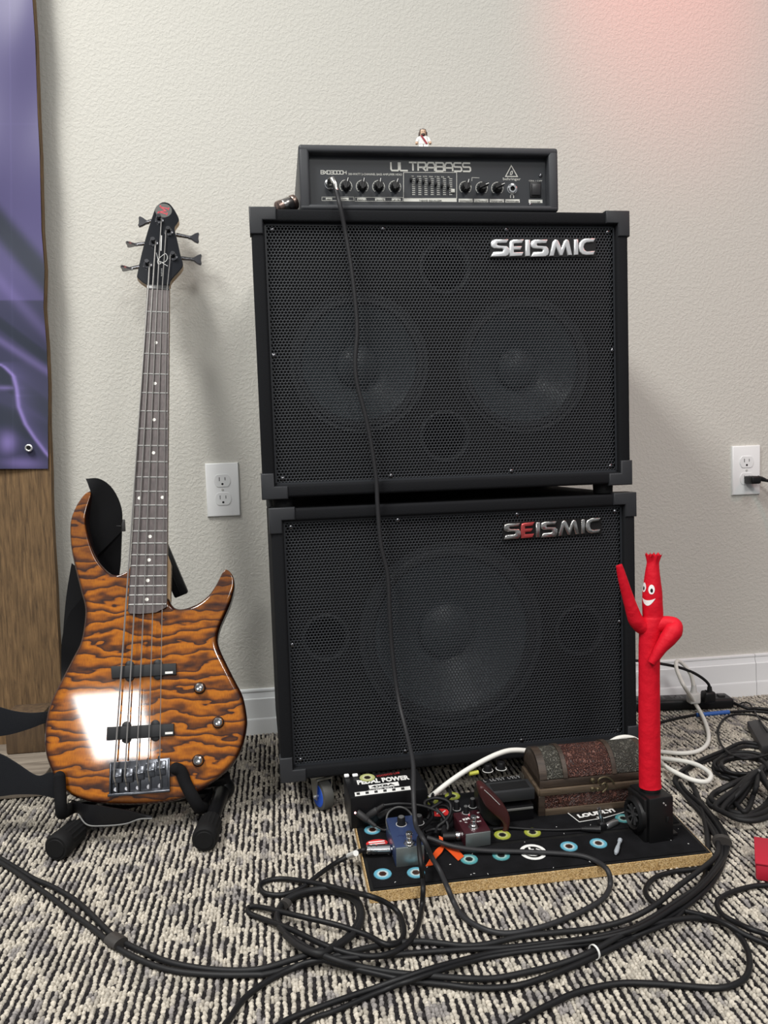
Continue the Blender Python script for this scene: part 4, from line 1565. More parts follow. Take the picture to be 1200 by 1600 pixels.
# ================================================================== PEDALBOARD
p1, p2 = onz(578, 1412, 0), onz(1112, 1350, 0)
bX = (p2 - p1).normalized()
TILT = math.radians(5.0)
bY0 = Vector((0, 0, 1)).cross(bX)
bY = bY0 * math.cos(TILT) + Vector((0, 0, 1)) * math.sin(TILT)
bN = bX.cross(bY)
THK = .0165
PB = Plane(p1 + bN * THK, bX, bY)
BW = (p2 - p1).length
BD = PB.loc(537, 1257).y
pbd = thing('pedalboard', 'black topped particleboard pedalboard with eye stickers on the carpet', 'pedalboard', (p1 + p2) / 2)
PART = mat('raw_particleboard', (.42, .25, .09), .8)
nt, b, tc = nodes_of(PART)
vn = nt.nodes.new('ShaderNodeTexVoronoi')
vn.inputs['Scale'].default_value = 800
nt.links.new(tc.outputs['Object'], vn.inputs['Vector'])
rr_ = ramp(nt, [(0.0, (.25, .14, .05)), (.35, (.52, .33, .125)), (.75, (.68, .47, .22)), (1, (.74, .57, .33))])
hs = nt.nodes.new('ShaderNodeSeparateColor')
nt.links.new(vn.outputs['Color'], hs.inputs['Color'])
nt.links.new(hs.outputs['Red'], rr_.inputs['Fac'])
nt.links.new(rr_.outputs['Color'], b.inputs['Base Color'])
TOPB = mat('black_board_face', (.006, .006, .006), .55, spec=.3, bump=(250, .2, .0006), var=(60, .5))
deck = obj('deck', [(box_bm((0, 0, -THK), (BW, BD, 0)), PB.M)], PART, pbd)
obj('deck_face', [(box_bm((.001, .0012, -.0004), (BW - .001, BD - .001, .0006)), PB.M)], TOPB, pbd)
for fx in (.03, BW - .03):
    q = PB.M @ Vector((fx, BD - .03, -THK))
    obj('rear_foot', [lathe_bm([(.012, 0), (.012, q.z + .001)], 16) if False else (lathe_bm([(.012, 0), (.012, q.z + .0015)], 16), T(q.x, q.y, 0))], BLACKM, pbd)
VEL = mat('black_velcro', (.005, .005, .006), .95, spec=.15, bump=(900, .6, .001), var=(40, .4))


for ya, yb in ((.006, .074), (.082, .150), (.158, BD - .006)):
    obj('velcro_strip', [(prism_bm([(.006, ya), (BW - .006, ya), (BW - .006, yb), (.006, yb)], .0004, .0022, .0005), PB.M)], VEL, pbd)


def eye_mat(name, c_in, c_out, pup):
    m = mat(name, c_out, .35)
    nt, b, tc = nodes_of(m)
    vm = nt.nodes.new('ShaderNodeVectorMath')
    vm.operation = 'SUBTRACT'
    vm.inputs[1].default_value = (.5, .5, .5)
    nt.links.new(tc.outputs['Generated'], vm.inputs[0])
    sx_ = nt.nodes.new('ShaderNodeSeparateXYZ')
    nt.links.new(vm.outputs[0], sx_.inputs[0])
    d = math_node(nt, 'SQRT', math_node(nt, 'ADD', math_node(nt, 'MULTIPLY', sx_.outputs['X'], sx_.outputs['X']), math_node(nt, 'MULTIPLY', sx_.outputs['Y'], sx_.outputs['Y'])))
    n = nt.nodes.new('ShaderNodeTexNoise')
    n.inputs['Scale'].default_value = 14
    nt.links.new(tc.outputs['Generated'], n.inputs['Vector'])
    d2 = math_node(nt, 'ADD', d, math_node(nt, 'MULTIPLY', math_node(nt, 'SUBTRACT', n.outputs['Fac'], .5), .10))
    r = ramp(nt, [(0.0, (.004, .004, .004)), (.19, pup), (.23, c_in), (.36, c_out), (.455, c_out), (.485, tuple(x * .35 for x in c_out))])
    nt.links.new(d2, r.inputs['Fac'])
    nt.links.new(r.outputs['Color'], b.inputs['Base Color'])
    return m


TEAL = eye_mat('teal_eye_print', (.34, .52, .48), (.07, .27, .29), (.02, .02, .02))
SKY = eye_mat('sky_eye_print', (.50, .60, .60), (.10, .33, .44), (.06, .02, .012))
GRN = eye_mat('green_eye_print', (.46, .48, .20), (.28, .31, .04), (.02, .02, .02))
OLV = eye_mat('olive_eye_print', (.60, .60, .40), (.40, .42, .17), (.03, .02, .01))
EY = [(582, 1299, SKY), (598, 1368, SKY), (650, 1366, SKY), (733, 1345, TEAL), (783, 1339, TEAL), (889, 1325, SKY), (935, 1320, SKY), (974, 1281, TEAL), (707, 1246, GRN), (673, 1253, GRN), (785, 1307, GRN), (832, 1303, GRN)]
ESR = .0128


def flat_disc(r, h, n=36):
    return lathe_bm([(r, 0), (r * .97, h)], n)


for (u, v, m_) in EY:
    o = PB.loc(u, v)
    e = obj('eye_sticker', [(flat_disc(ESR, .0006), Matrix.Identity(4))], m_, pbd)
    # place: disc mesh is centred on its own origin, moved onto the board
    e.data.transform(T(OFF[pbd.name]))
    e.matrix_local = T(-OFF[pbd.name]) @ PB.M @ T(o.x, o.y, .0022)
# round white eye emblem
o = PB.loc(833, 1334)
em = obj('round_emblem_sticker', [(lathe_bm([(.0190, 0), (.0190, .0005)], 40), PB.M @ T(o.x, o.y, .0022))], TOPB, pbd)
ring_ = lathe_bm([(.0140, .0005), (.0140, .0008), (.0192, .0008), (.0192, .0005)], 48, False, False)
EM = PB.M @ T(o.x, o.y, .0022)
lens = [(-.011, -.0045), (-.005, .0000), (0, .0012), (.005, .0000), (.011, -.0045)]
lens2 = [(-.011, -.0045), (-.005, -.0075), (0, -.0088), (.005, -.0075), (.011, -.0045)]
obj('emblem_print', [(ring_, EM), (stroke_bm(lens, .0022, .0005, .0008), EM), (stroke_bm(lens2, .0022, .0005, .0008), EM), (lathe_bm([(.0026, .0005), (.0026, .0008)], 16), EM @ T(0, -.004, 0)), (stroke_bm([(-.002, .0125), (-.0025, .0065), (.003, .0055)], .003, .0005, .0008), EM),
                     (stroke_bm([(-.0125, .002), (-.0055, .006)], .0022, .0005, .0008), EM), (stroke_bm([(.0125, .002), (.0065, .007)], .0018, .0005, .0008), EM)], WHITEINK, em)
# shield shaped sticker with white lettering
q = [PB.loc(u, v) for u, v in ((884, 1270), (905, 1287.5), (945, 1281), (985, 1269), (985, 1250), (884, 1262))]
lz = .0024
sk = obj('shield_sticker', [(prism_bm([(a.x, a.y) for a in q], .0022, lz + .0004), PB.M)], mat('black_gloss_sticker', (.008, .008, .008), .3), pbd)
ql = [PB.loc(u, v) for u, v in ((884, 1270.5), (905, 1287), (945, 1280.5), (985, 1268.5))]
tx = text_bm('LOUDLY!', .0125, .0001, bold=.0007)
t0, t1 = PB.loc(905, 1280.5), PB.loc(962, 1270.5)
wd = max(v.co.x for v in tx.verts)
kx = (t1 - t0).length / wd
tx.transform(Matrix.Diagonal((kx, 1.0, 1, 1)))
tx2 = text_bm('T.A.', .0055, .0001, bold=.0003)
t2 = PB.loc(934, 1281.5)
obj('sticker_lettering', [(stroke_bm([(a.x, a.y) for a in ql], .0012, lz + .0004, lz + .0008), PB.M.copy()), (tx, PB.M @ T(t0.x, t0.y, lz + .0006) @ Rz(math.atan2(t1.y - t0.y, t1.x - t0.x))), (tx2, PB.M @ T(t2.x, t2.y, lz + .0006) @ Rz(math.atan2(t1.y - t0.y, t1.x - t0.x)))], WHITEINK, sk)
# red and white oval stickers
o = PB.loc(589, 1320)
rs = obj('red_oval_sticker', [(lathe_bm([(.016, 0), (.016, .0006)], 32), PB.M @ T(o.x, o.y, .0022) @ Matrix.Diagonal((1, .62, 1, 1)))], mat('red_sticker', (.60, .03, .03), .4), pbd)
obj('sticker_print', [(stroke_bm([(-.012, .0035), (.012, .0035)], .0028, .0006, .0008), PB.M @ T(o.x, o.y, .0022)), (stroke_bm([(-.012, -.002), (.012, -.002)], .0022, .0006, .0008), PB.M @ T(o.x, o.y, .0022))], WHITEINK, rs)
o = PB.loc(688, 1272)
rs = obj('red_oval_sticker', [(lathe_bm([(.016, 0), (.016, .0006)], 32), PB.M @ T(o.x, o.y, .0022) @ Matrix.Diagonal((1, .7, 1, 1)))], mat('red_sticker', (.60, .03, .03), .4), pbd)
obj('sticker_print', [(stroke_bm([(-.006, -.004), (-.002, .005), (.003, -.002), (.009, .004)], .002, .0006, .0008), PB.M @ T(o.x, o.y, .0022))], WHITEINK, rs)
# frayed specks of dust and lint on the velcro
lint = []
for k in range(46):
    u, v = random.uniform(600, 1080), random.uniform(1290, 1385)
    a = PB.loc(u, v)
    if 0 < a.x < BW and .004 < a.y < BD * .5:
        lint.append((box_bm((-.0006, -.0003, 0), (random.uniform(.0004, .0022), .0003, .0005)), PB.M @ T(a.x, a.y, .0022) @ Rz(random.uniform(0, 3))))
lo_ = obj('lint', lint, WHITEINK, pbd)
lo_['kind'] = 'stuff'

# orange ribbon
ORG = mat('orange_ribbon', (.62, .075, .012), .45)
rb = thing('orange_ribbon', 'bright orange ribbon lying folded on the pedalboard between two pedals', 'ribbon', PB.pt(700, 1330, .003))


def flat_ribbon(lst, h):
    A = [PB.pt(a[0], a[1], hh) for a, b_, hh in lst]
    B = [PB.pt(b_[0], b_[1], hh) for a, b_, hh in lst]
    return ribbon_bm(smooth_path(A, 4), smooth_path(B, 4), .0008)


obj('ribbon_strip', [flat_ribbon([((686, 1306), (692, 1309), .012), ((688, 1318), (694, 1320), .008), ((701, 1330), (711, 1324), .006), ((716, 1345), (725, 1338), .004)], 0)], ORG, rb)
obj('ribbon_strip', [flat_ribbon([((694, 1323), (690, 1321), .007), ((691, 1331), (681, 1328), .0055), ((682, 1341), (673, 1340), .005), ((676, 1352), (665, 1353.5), .004)], 0)], ORG, rb)

def print_marks(pl, a, b_, size, dens=.62, seed=1):
    """print too small to read in the photo: a row of ink marks."""
    rg = random.Random(seed)
    p, q_ = pl.loc(*a), pl.loc(*b_)
    L_ = (q_ - p).length
    M_ = pl.M @ T(p.x, p.y, .0002) @ Rz(math.atan2(q_.y - p.y, q_.x - p.x))
    x, out = 0.0, []
    while x < L_ - size * .3:
        w_ = size * rg.uniform(.35, .75)
        if rg.random() > .14:
            if rg.random() < .5:
                out.append((box_bm((x, 0, 0), (x + w_, size * .28, .0002)), M_.copy()))
                out.append((box_bm((x, 0, 0), (x + w_ * .35, size, .0002)), M_.copy()))
            else:
                out.append((box_bm((x, size * .7, 0), (x + w_, size, .0002)), M_.copy()))
                out.append((box_bm((x + w_ * .5, 0, 0), (x + w_ * .85, size, .0002)), M_.copy()))
        x += w_ + size * .16
    return out


# ---- power supply
A0 = PB.pt(549, 1296)
Hps = hsolve(A0, PB.N, 1247)
PM, pw, pd = block(PB, (549, 1296), (669, 1280), Hps, (538, 1214))
psu = thing('pedal_power_supply', 'black box power supply with white lettering at the left of the pedalboard', 'power supply', A0 + PB.X * pw / 2 + PB.Y * pd / 2)
PSUB = mat('black_powder_coat', (.006, .006, .007), .38, spec=.3, bump=(800, .1, .0003))
obj('housing', [(box_bm((0, 0, .0005), (pw, pd, Hps), .0015, 2), PM)], PSUB, psu)
PT = Plane(PM @ Vector((0, 0, Hps)), PM.to_3x3() @ Vector((1, 0, 0)), PM.to_3x3() @ Vector((0, 1, 0)))


def on_plane_text(pl, s, a, b_, size, bold=0.0):
    bm = text_bm(s, size, .0001, bold=bold)
    xs_ = [v.co.x for v in bm.verts]
    p, q_ = pl.loc(*a), pl.loc(*b_)
    k = (q_ - p).length / (max(xs_) - min(xs_))
    bm.transform(Matrix.Diagonal((k, 1, 1, 1)))
    return (bm, pl.M @ T(p.x, p.y, .0002) @ Rz(math.atan2(q_.y - p.y, q_.x - p.x)))


def quad_on(pl, pts, h0=0, h1=.0003):
    q_ = [pl.loc(*p) for p in pts]
    return (prism_bm([(a.x, a.y) for a in q_], h0, h1), pl.M.copy())


bar = quad_on(PT, ((554, 1238.5), (555, 1244.5), (642, 1234), (640.5, 1228.5)))
obj('lettering', [on_plane_text(PT, 'PEDAL POWER', (558.5, 1226), (640, 1217.5), .0185, .0008), quad_on(PT, ((575.5, 1227.5), (577.5, 1233), (624, 1227.5), (622, 1221.5))), bar] + print_marks(PT, (577, 1236.3), (617, 1231.8), .0042, seed=3), WHITEINK, psu)
dk = []
for k in range(6):
    u = 557 + 13.9 * k
    v = 1238.6 - 10.2 * (u - 554) / 88
    dk.append((quad_on(PT, ((u, v + .9), (u + .5, v + 4.4), (u + 5.6, v + 3.8), (u + 5.1, v + .3)), .0003, .0005)))
obj('label_print', dk + [(b_, M_ @ T(0, 0, .0002)) for b_, M_ in (on_plane_text(PT, '4X8A', (581, 1231.5), (618, 1227), .0085, .0004),)], DARKINK, psu)
obj('red_lettering', [on_plane_text(PT, 'VOODOO LAB', (589, 1214.5), (625, 1208.5), .0085)], REDINK, psu)
EB = PT.loc(574, 1215.5)
e = obj('eye_sticker', [(flat_disc(ESR, .0006), Matrix.Identity(4))], OLV, psu)
e.data.transform(T(OFF[psu.name]))
e.matrix_local = T(-OFF[psu.name]) @ PT.M @ T(EB.x, EB.y, .0002)
PF = Plane(PM @ Vector((0, 0, 0)), PM.to_3x3() @ Vector((1, 0, 0)), PM.to_3x3() @ Vector((0, 0, 1)))
obj('led', [(sphere_bm(.0016, 10, 6), T(PF.pt(555, 1270)))], mat('red_led', (.9, .3, .3), .3, emit=((1.0, .35, .35), 6)), psu)
ringl = PF.pt(555, 1270)
# DC plugs in the front
dcp = []
DC = mat('dc_plug_rubber', (.022, .022, .023), .55)
dcx = [((563, 1273), (587, 1291), .0052), ((580, 1272), (600, 1258), .0052), ((597, 1273), (612, 1264), .0045)]
for (a, b_, r) in dcx:
    pa_ = PF.pt(a[0], a[1], .006)
    pb_2 = PF.pt(b_[0], b_[1], .018)
    t_ = thing('dc_plug', {563: 'black plug angled down at the front of the power supply', 580: 'ribbed black plug angled up at the front of the power supply', 597: 'small black plug on power supply, behind the blue pedal'}[a[0]], 'plug', pa_, 'power plugs')
    d_ = (pb_2 - pa_)
    obj('plug_body', [(lathe_bm([(r, -.006), (r * 1.05, 0), (r, .012), (r * .8, .014)], 14), T(pa_) @ rot_to(d_))], DC, t_)
    prof = []
    L_ = d_.length
    for k in range(9):
        s_ = .012 + (L_ - .012) * k / 8
        prof.append((r * (.82 - .25 * k / 8) * (1 if k % 2 else .86), s_))
    obj('strain_relief', [(lathe_bm(prof, 12), T(pa_) @ rot_to(d_))], DC, t_)
    if a[0] == 563:
        cp = [pb_2, PB.pt(600, 1297, .006), PB.pt(612, 1294, .008), PB.pt(620, 1288, .012)]
    elif a[0] == 580:
        cp = [pb_2, PF.pt(625, 1255.5, .022), PF.pt(655, 1258, .024), PF.pt(675, 1264, .03), PF.pt(690, 1272, .034)]
    else:
        cp = [pb_2, PF.pt(625, 1262, .022), PF.pt(645, 1262, .022)]
    obj('cord', [tube_bm(smooth_path(cp, 6), .0015, 6)], DC, t_)
# white cable clip on the supply's corner
wc = PT.loc(545, 1215)
obj('cable_clip', [(box_bm((-.004, -.004, 0), (.004, .003, .004), .0015), PT.M @ T(PT.loc(541.5, 1213.5).x, PT.loc(541.5, 1213.5).y, 0)), (box_bm((-.0045, -.003, 0), (.0045, .004, .0035), .0015), PT.M @ T(PT.loc(555, 1213).x, PT.loc(555, 1213).y, 0))], WHITEP, psu)


# ---- mini pedals
def mini_pedal(name, label, fl, fr, vtop, back, col, face, knobs, sw, led, texts):
    A = PB.pt(*fl)
    H = hsolve(A, PB.N, vtop)
    M, w, d = block(PB, fl, fr, H, back)
    t = thing(name, label, 'effects pedal', A + PB.X * w / 2 + PB.Y * d / 2)
    cm = mat(name + '_paint', col, .38, coat=.3, bump=(600, .08, .0003))
    obj('enclosure', [(box_bm((0, .0015, .002), (w, d, H), .0016, 2), M)], cm, t)
    obj('front_plate', [(box_bm((.001, -.0003, .002), (w - .001, .0018, H - .001), .0006), M)], GREYMET, t)
    TP = Plane(M @ Vector((0, 0, H)), M.to_3x3() @ Vector((1, 0, 0)), M.to_3x3() @ Vector((0, 1, 0)))
    for (u, v, r, hh) in knobs:
        q_ = TP.loc(u, v, hh * .5)
        KM = TP.M @ T(q_.x, q_.y, 0)
        kb_ = obj('control_knob', [(lathe_bm([(r * 1.05, 0), (r, .001), (r * .94, hh * .85), (r * .8, hh)], 20), KM)], BLACK, t)
        obj('knob_cap', [(lathe_bm([(r * .72, hh), (r * .66, hh + .0006)], 18), KM)], mat('knob_cap_grey', (.10, .10, .10), .25), kb_)
        obj('dial_ring', [(lathe_bm([(r * 1.12, .0002), (r * 1.12, .0005), (r * 1.3, .0005), (r * 1.3, .0002)], 22, False, False), KM)], mat('silver_print', (.5, .5, .5), .3), kb_)
    q_ = TP.loc(sw[0], sw[1], .0)
    SM = TP.M @ T(q_.x, q_.y, 0)
    fs = obj('footswitch', [(lathe_bm([(.0078, 0), (.0078, .0008), (.0066, .0012), (.0060, .0042), (.0045, .0046), (.0045, .0105), (.0040, .0106), (.0040, .0135), (.0048, .0140), (.0048, .0165), (.0042, .0175)], 20), SM)], CHROME, t)
    if led:
        l_ = TP.loc(*led, .001)
        obj('led', [(sphere_bm(.0014, 10, 6), TP.M @ T(l_.x, l_.y, .0006))], mat('dim_red_led', (.75, .10, .12), .25), t)
    tt = []
    for (s, a, b_, size) in texts:
        tt += [on_plane_text(TP, s, a, b_, size, .0002)] if s else print_marks(TP, a, b_, size, seed=int(a[0]))
    if tt:
        obj('lettering', tt, WHITEINK if name != 'blue_pedal' else mat('navy_ink', (.02, .03, .10), .5), t)
    return t, M, w, d, H


mini_pedal('blue_pedal', 'small blue pedal with plain metal front and silver footswitch on pedalboard', (618.5, 1357.5), (664, 1352), 1325, (617.5, 1276), (.026, .042, .105), GREYMET,
           [(627, 1282, .0062, .012), (654.5, 1280, .0062, .012)], (639.5, 1318), None, [(None, (621, 1307.5), (652, 1304), .0035)])
mini_pedal('maroon_pedal', 'small dark maroon pedal with three black knobs and metal front', (727, 1328), (767.5, 1322), 1303.5, (706, 1270), (.036, .006, .010), GREYMET,
           [(713.5, 1258, .0050, .013), (728, 1265, .0045, .011), (738.5, 1254, .0050, .013)], (740, 1292), (733, 1273), [('KM', (724.5, 1282.5), (734, 1280), .0075), ('6', (745.5, 1278.5), (749.5, 1277.5), .007), (None, (725.5, 1286.5), (733.5, 1285), .0026), (None, (746, 1285), (752, 1283.8), .0024), (None, (719, 1284.5), (722.5, 1283.6), .0026), (None, (746, 1271), (751, 1270), .0024)])

# ---- black treadle pedal
A0 = PB.pt(793, 1293)
tp_fl, tp_fr = (793, 1292), (832, 1287)
Ht = hsolve(PB.pt(*tp_fl), PB.N, 1240)
TM, tw_, td = block(PB, (766, 1290), (834, 1282), Ht, (748, 1224))
tp = thing('treadle_pedal', 'black stomp pedal with ribbed rubber treadle left of the treasure chest', 'effects pedal', TM @ Vector((tw_ / 2, td / 2, 0)))
obj('enclosure', [(box_bm((0, 0, .001), (tw_, td + .03, Ht * .50), .002), TM), (box_bm((0, td * .92, .001), (tw_, td + .035, Ht * .78), .002), TM)], PSUB, tp)
tr = obj('treadle', [(box_bm((.001, -.002, Ht * .66), (tw_ + .001, td, Ht), .002), TM)], mat('black_treadle', (.020, .021, .023), .5), tp)
rbs = []
for k in range(6):
    y_ = td * (.08 + .11 * k)
    rbs.append((box_bm((.006, y_, Ht), (tw_ - .006, y_ + .0035, Ht + .0009), .0003), TM))
obj('rubber_ribs', rbs, BLACKM, tr)
TT = Plane(TM @ Vector((0, 0, Ht)), TM.to_3x3() @ Vector((1, 0, 0)), TM.to_3x3() @ Vector((0, 1, 0)))
obj('lettering', print_marks(TT, (757, 1222.5), (812, 1215.5), .0075, seed=8), mat('grey_print', (.22, .22, .22), .5), tr)
obj('edge_bar', [(box_bm((.004, -.003, Ht * .40), (tw_ - .002, .001, Ht * .44)), TM)], mat('grey_edge', (.12, .12, .115), .5), tp)
for (u, v) in ((762, 1204), (783, 1201)):
    c = unproj(u, v, TM @ Vector((0, td + .014, Ht * .78)), PB.N)
    kb_ = obj('control_knob', [(lathe_bm([(.0070, 0), (.0066, .010), (.0056, .0115)], 18), mtx(c, PB.X, PB.Y, PB.N))], BLACK, tp)
    obj('dial_marks', [(lathe_bm([(.0080, .0004), (.0080, .0008), (.0092, .0008), (.0092, .0004)], 18, False, False), mtx(c, PB.X, PB.Y, PB.N))], WHITEINK, kb_)
obj('yellow_plug', [tube_bm([unproj(733, 1209, TM @ Vector((0, td + .01, Ht * .8)), PB.N), unproj(747, 1206.5, TM @ Vector((0, td + .012, Ht * .8)), PB.N)], .0035, 10)], mat('yellow_plastic', (.55, .55, .08), .45), tp)

# ---- leaning maroon leather case
lp0, lp1 = PB.pt(749, 1262, 0), PB.pt(793, 1297, 0)
MAR = mat('maroon_leather', (.050, .012, .012), .42, bump=(260, .25, .0006))
pk_ = thing('pick_case', 'dark maroon leather case leaning against the black treadle pedal', 'case', PB.pt(780, 1298))
pp = [(748, 1229), (755, 1227), (766, 1236), (781, 1251), (791, 1263), (795.5, 1276), (795, 1288), (791, 1299), (784, 1298), (786, 1290), (782, 1281), (769, 1270), (757, 1257), (750, 1243)]
pq_ = [(751, 1240), (770, 1262), (784, 1277), (789, 1298), (772, 1297), (755, 1285), (750, 1262)]
VP = Plane(PB.pt(785, 1299), PB.X, PB.N)
qq = smooth_path([(VP.loc(*p).x, VP.loc(*p).y, 0) for p in pp], 3, closed=True)
obj('leather_body', [(prism_bm([(p.x, p.y) for p in qq], -.014, .006, .004, 3), VP.M)], MAR, pk_)
q2_ = [VP.loc(*p) for p in pq_]
obj('black_side', [(prism_bm([(p.x, p.y) for p in q2_], -.034, -.010, .002), VP.M)], BLACK, pk_)
obj('stitching', [(stroke_bm([tuple(VP.loc(u, v)[:2]) for u, v in ((755, 1231), (765, 1240), (779, 1254))], .0008, .006, .0065), VP.M.copy())], mat('white_thread', (.6, .6, .58), .7), pk_)

# ---- treasure chest
A0 = PB.pt(843, 1275.5)
Hc = hsolve(A0, PB.N, 1232.5)
CMx, cw_, cdp = block(PB, (843, 1275.5), (1013, 1258.5), Hc, (812, 1196))
cdp = min(cdp, .115)
chest = thing('treasure_chest', 'small brown wooden treasure chest with embossed leather on the pedalboard', 'chest', A0 + PB.X * cw_ / 2 + PB.Y * cdp / 2)
CW = wood('dark_stained_chest_wood', (.018, .012, .009), (.075, .052, .037), 90, 8, .5, .35, axis=0)


def emboss(name, c0, c1, sc):
    m = mat(name, c0, .42)
    nt, b, tc = nodes_of(m)
    n = nt.nodes.new('ShaderNodeTexNoise')
    n.inputs['Scale'].default_value = sc
    n.inputs['Detail'].default_value = 1.0
    n.inputs['Distortion'].default_value = 3.5
    nt.links.new(tc.outputs['Object'], n.inputs['Vector'])
    w_ = math_node(nt, 'SINE', math_node(nt, 'MULTIPLY', n.outputs['Fac'], 30))
    r = ramp(nt, [(.35, c0), (.85, c1)])
    nt.links.new(math_node(nt, 'MULTIPLY_ADD' if False else 'ADD', math_node(nt, 'MULTIPLY', w_, .5), .5), r.inputs['Fac'])
    nt.links.new(r.outputs['Color'], b.inputs['Base Color'])
    bp = nt.nodes.new('ShaderNodeBump')
    bp.inputs['Strength'].default_value = .8
    bp.inputs['Distance'].default_value = .0015
    nt.links.new(w_, bp.inputs['Height'])
    nt.links.new(bp.outputs['Normal'], b.inputs['Normal'])
    return m


EMB = emboss('embossed_red_brown_leather', (.030, .009, .007), (.155, .065, .048), 52)
EMG = emboss('embossed_grey_leather', (.035, .033, .027), (.12, .115, .095), 70)
Hb = Hc                       # body height to the lid seam
obj('box_body', [(box_bm((0, 0, 0), (cw_, cdp, Hb - .001), .0015), CMx)], CW, chest)
rail = wood('chest_rail_wood', (.036, .025, .017), (.125, .09, .06), 90, 8, .45, .35, axis=0)
obj('base_rail', [(box_bm((.008, -.004, .001), (cw_ + .002, .001, .0125), .0012), CMx)], rail, chest)
obj('top_rail', [(box_bm((-.001, -.004, Hb - .0115), (cw_ + .002, .001, Hb - .0005), .0012), CMx), (box_bm((-.004, -.002, Hb - .0115), (.001, cdp, Hb - .0005), .0012), CMx)], rail, chest)
obj('corner_post', [(box_bm((-.003, -.003, 0), (.008, .004, Hb - .0115), .0012), CMx)], CW, chest)
obj('front_leather', [(box_bm((.008, -.0015, .0125), (cw_ - .006, .001, Hb - .0115), .0005), CMx)], EMB, chest)
A1 = PB.pt(843, 1275.5) + PB.N * Hb
lipH = .0125
cy = cdp / 2
topPix = 1171.0
arch = []
hA = .040


def arch_pts(r0, n=16):
    a = []
    for k in range(n + 1):
        th_ = PI * (0.06 + .88 * k / n)
        a.append((cy - (cy + r0) * math.cos(th_), Hb + lipH + (hA + r0) * math.sin(th_) - .006))
    return a


def arch_bm(x0, x1, r0, r1):
    bm = bmesh.new()
    o_, i_ = arch_pts(r0), arch_pts(r1)
    P = [[bm.verts.new((x, y, z)) for (y, z) in lst] for x in (x0, x1) for lst in (o_, i_)]
    n = len(o_)
    a, b_, c, d = P      # x0 outer, x0 inner, x1 outer, x1 inner
    for k in range(n - 1):
        bm.faces.new((a[k], a[k + 1], c[k + 1], c[k]))
        bm.faces.new((b_[k], d[k], d[k + 1], b_[k + 1]))
        bm.faces.new((a[k], b_[k], b_[k + 1], a[k + 1]))
        bm.faces.new((c[k], c[k + 1], d[k + 1], d[k]))
    bm.faces.new((a[0], c[0], d[0], b_[0]))
    bm.faces.new((a[-1], b_[-1], d[-1], c[-1]))
    bmesh.ops.recalc_face_normals(bm, faces=bm.faces[:])
    return bm


lid = obj('lid', [(box_bm((0, 0, Hb), (cw_, cdp, Hb + lipH), .0012), CMx)], CW, chest)
endp = arch_pts(0)
for x0, x1 in ((.0, .006), (cw_ - .006, cw_)):
    bm = prism_bm([(y, z) for y, z in endp] + [(cdp, Hb), (0, Hb)], x0, x1)
    obj('lid_end', [(bm, CMx @ Matrix(((0, 0, 1, 0), (1, 0, 0, 0), (0, 1, 0, 0), (0, 0, 0, 1))))], CW, lid)
segs = [(.000, .012, CW, .0005), (.012, .038, EMG, .0), (.038, .045, CW, .0022), (.045, .118, EMB, .0), (.118, .125, CW, .0022), (.125, cw_ - .01, EMG, .0), (cw_ - .01, cw_, CW, .0005)]
for x0, x1, m_, r0 in segs:
    if x1 > x0:
        obj('lid_band', [(arch_bm(x0, x1, r0, r0 - .005), CMx)], m_, lid)
BRASS = mat('aged_brass', (.22, .18, .11), .35, .9)
fx = (PB.loc(925, 1240).x - PB.loc(843, 1275.5).x)
FPl = Plane(CMx @ Vector((0, -.004, 0)), CMx.to_3x3() @ Vector((1, 0, 0)), CMx.to_3x3() @ Vector((0, 0, 1)))


def fc(u, v):
    q_ = FPl.loc(u, v)
    return (q_.x, q_.y, .002)


hk = smooth_path([fc(959, 1223.5), fc(953, 1216), fc(944, 1213), fc(936, 1216), fc(934, 1221), fc(939, 1225), fc(945, 1222), fc(948, 1229), (fc(941, 1237))], 5)
obj('clasp', [(tube_bm(hk, .0014, 8), FPl.M), (lathe_bm([(.0042, 0), (.0036, .002), (.002, .003)], 14), FPl.M @ T(fc(926, 1219)[0], fc(926, 1219)[1], 0)), (lathe_bm([(.0042, 0), (.0036, .002), (.002, .003)], 14), FPl.M @ T(fc(926, 1233)[0], fc(926, 1233)[1], 0)),
              (lathe_bm([(.0036, 0), (.003, .002), (.0015, .003)], 14), FPl.M @ T(fc(934, 1233)[0], fc(934, 1233)[1], 0))], BRASS, chest)

# ---- inflatable tube man on its blower
base = PB.pt(1018, 1318)
bl = thing('tube_man_toy', 'red fabric tube man toy with smiling face on a black blower', 'toy', base)
BLW = mat('black_blower_plastic', (.006, .006, .0065), .4, spec=.35)
k = pxm(base)
Xc, Up = Vector((1, 0, 0)), Vector((0, 0, 1))
blA, blB = PB.pt(1014, 1321), PB.pt(1053, 1314.5)
blX = (blB - blA)
blX.z = 0
blw = blX.length
blX.normalize()
blY = Vector((0, 0, 1)).cross(blX)
BLD = .056
TUBEY = (blA + blX * blw / 2 + blY * BLD * .48).y
AX = Vector((ony(1016, 1226, TUBEY).x, TUBEY, 0))
zb0 = min(blA.z, blB.z)
Hb2 = hsolve(blA, Up, 1249)
BMt = mtx(Vector((blA.x, blA.y, zb0)), blX, blY, Up)
hous = obj('blower_housing', [(box_bm((.0015, 0, .0008), (blw, BLD, Hb2), .0025, 2), BMt), (box_bm((-.0045, .004, .0008), (.002, BLD - .004, Hb2 * .97), .0025), BMt), (box_bm((blw - .002, .008, .003), (blw + .012, .034, .008), .001), BMt)], BLW, bl)
IM = BMt @ T(-.0045, BLD * .5, Hb2 * .52) @ Ry(-PI / 2) @ Matrix.Diagonal((1.14, 1.14, 1, 1))
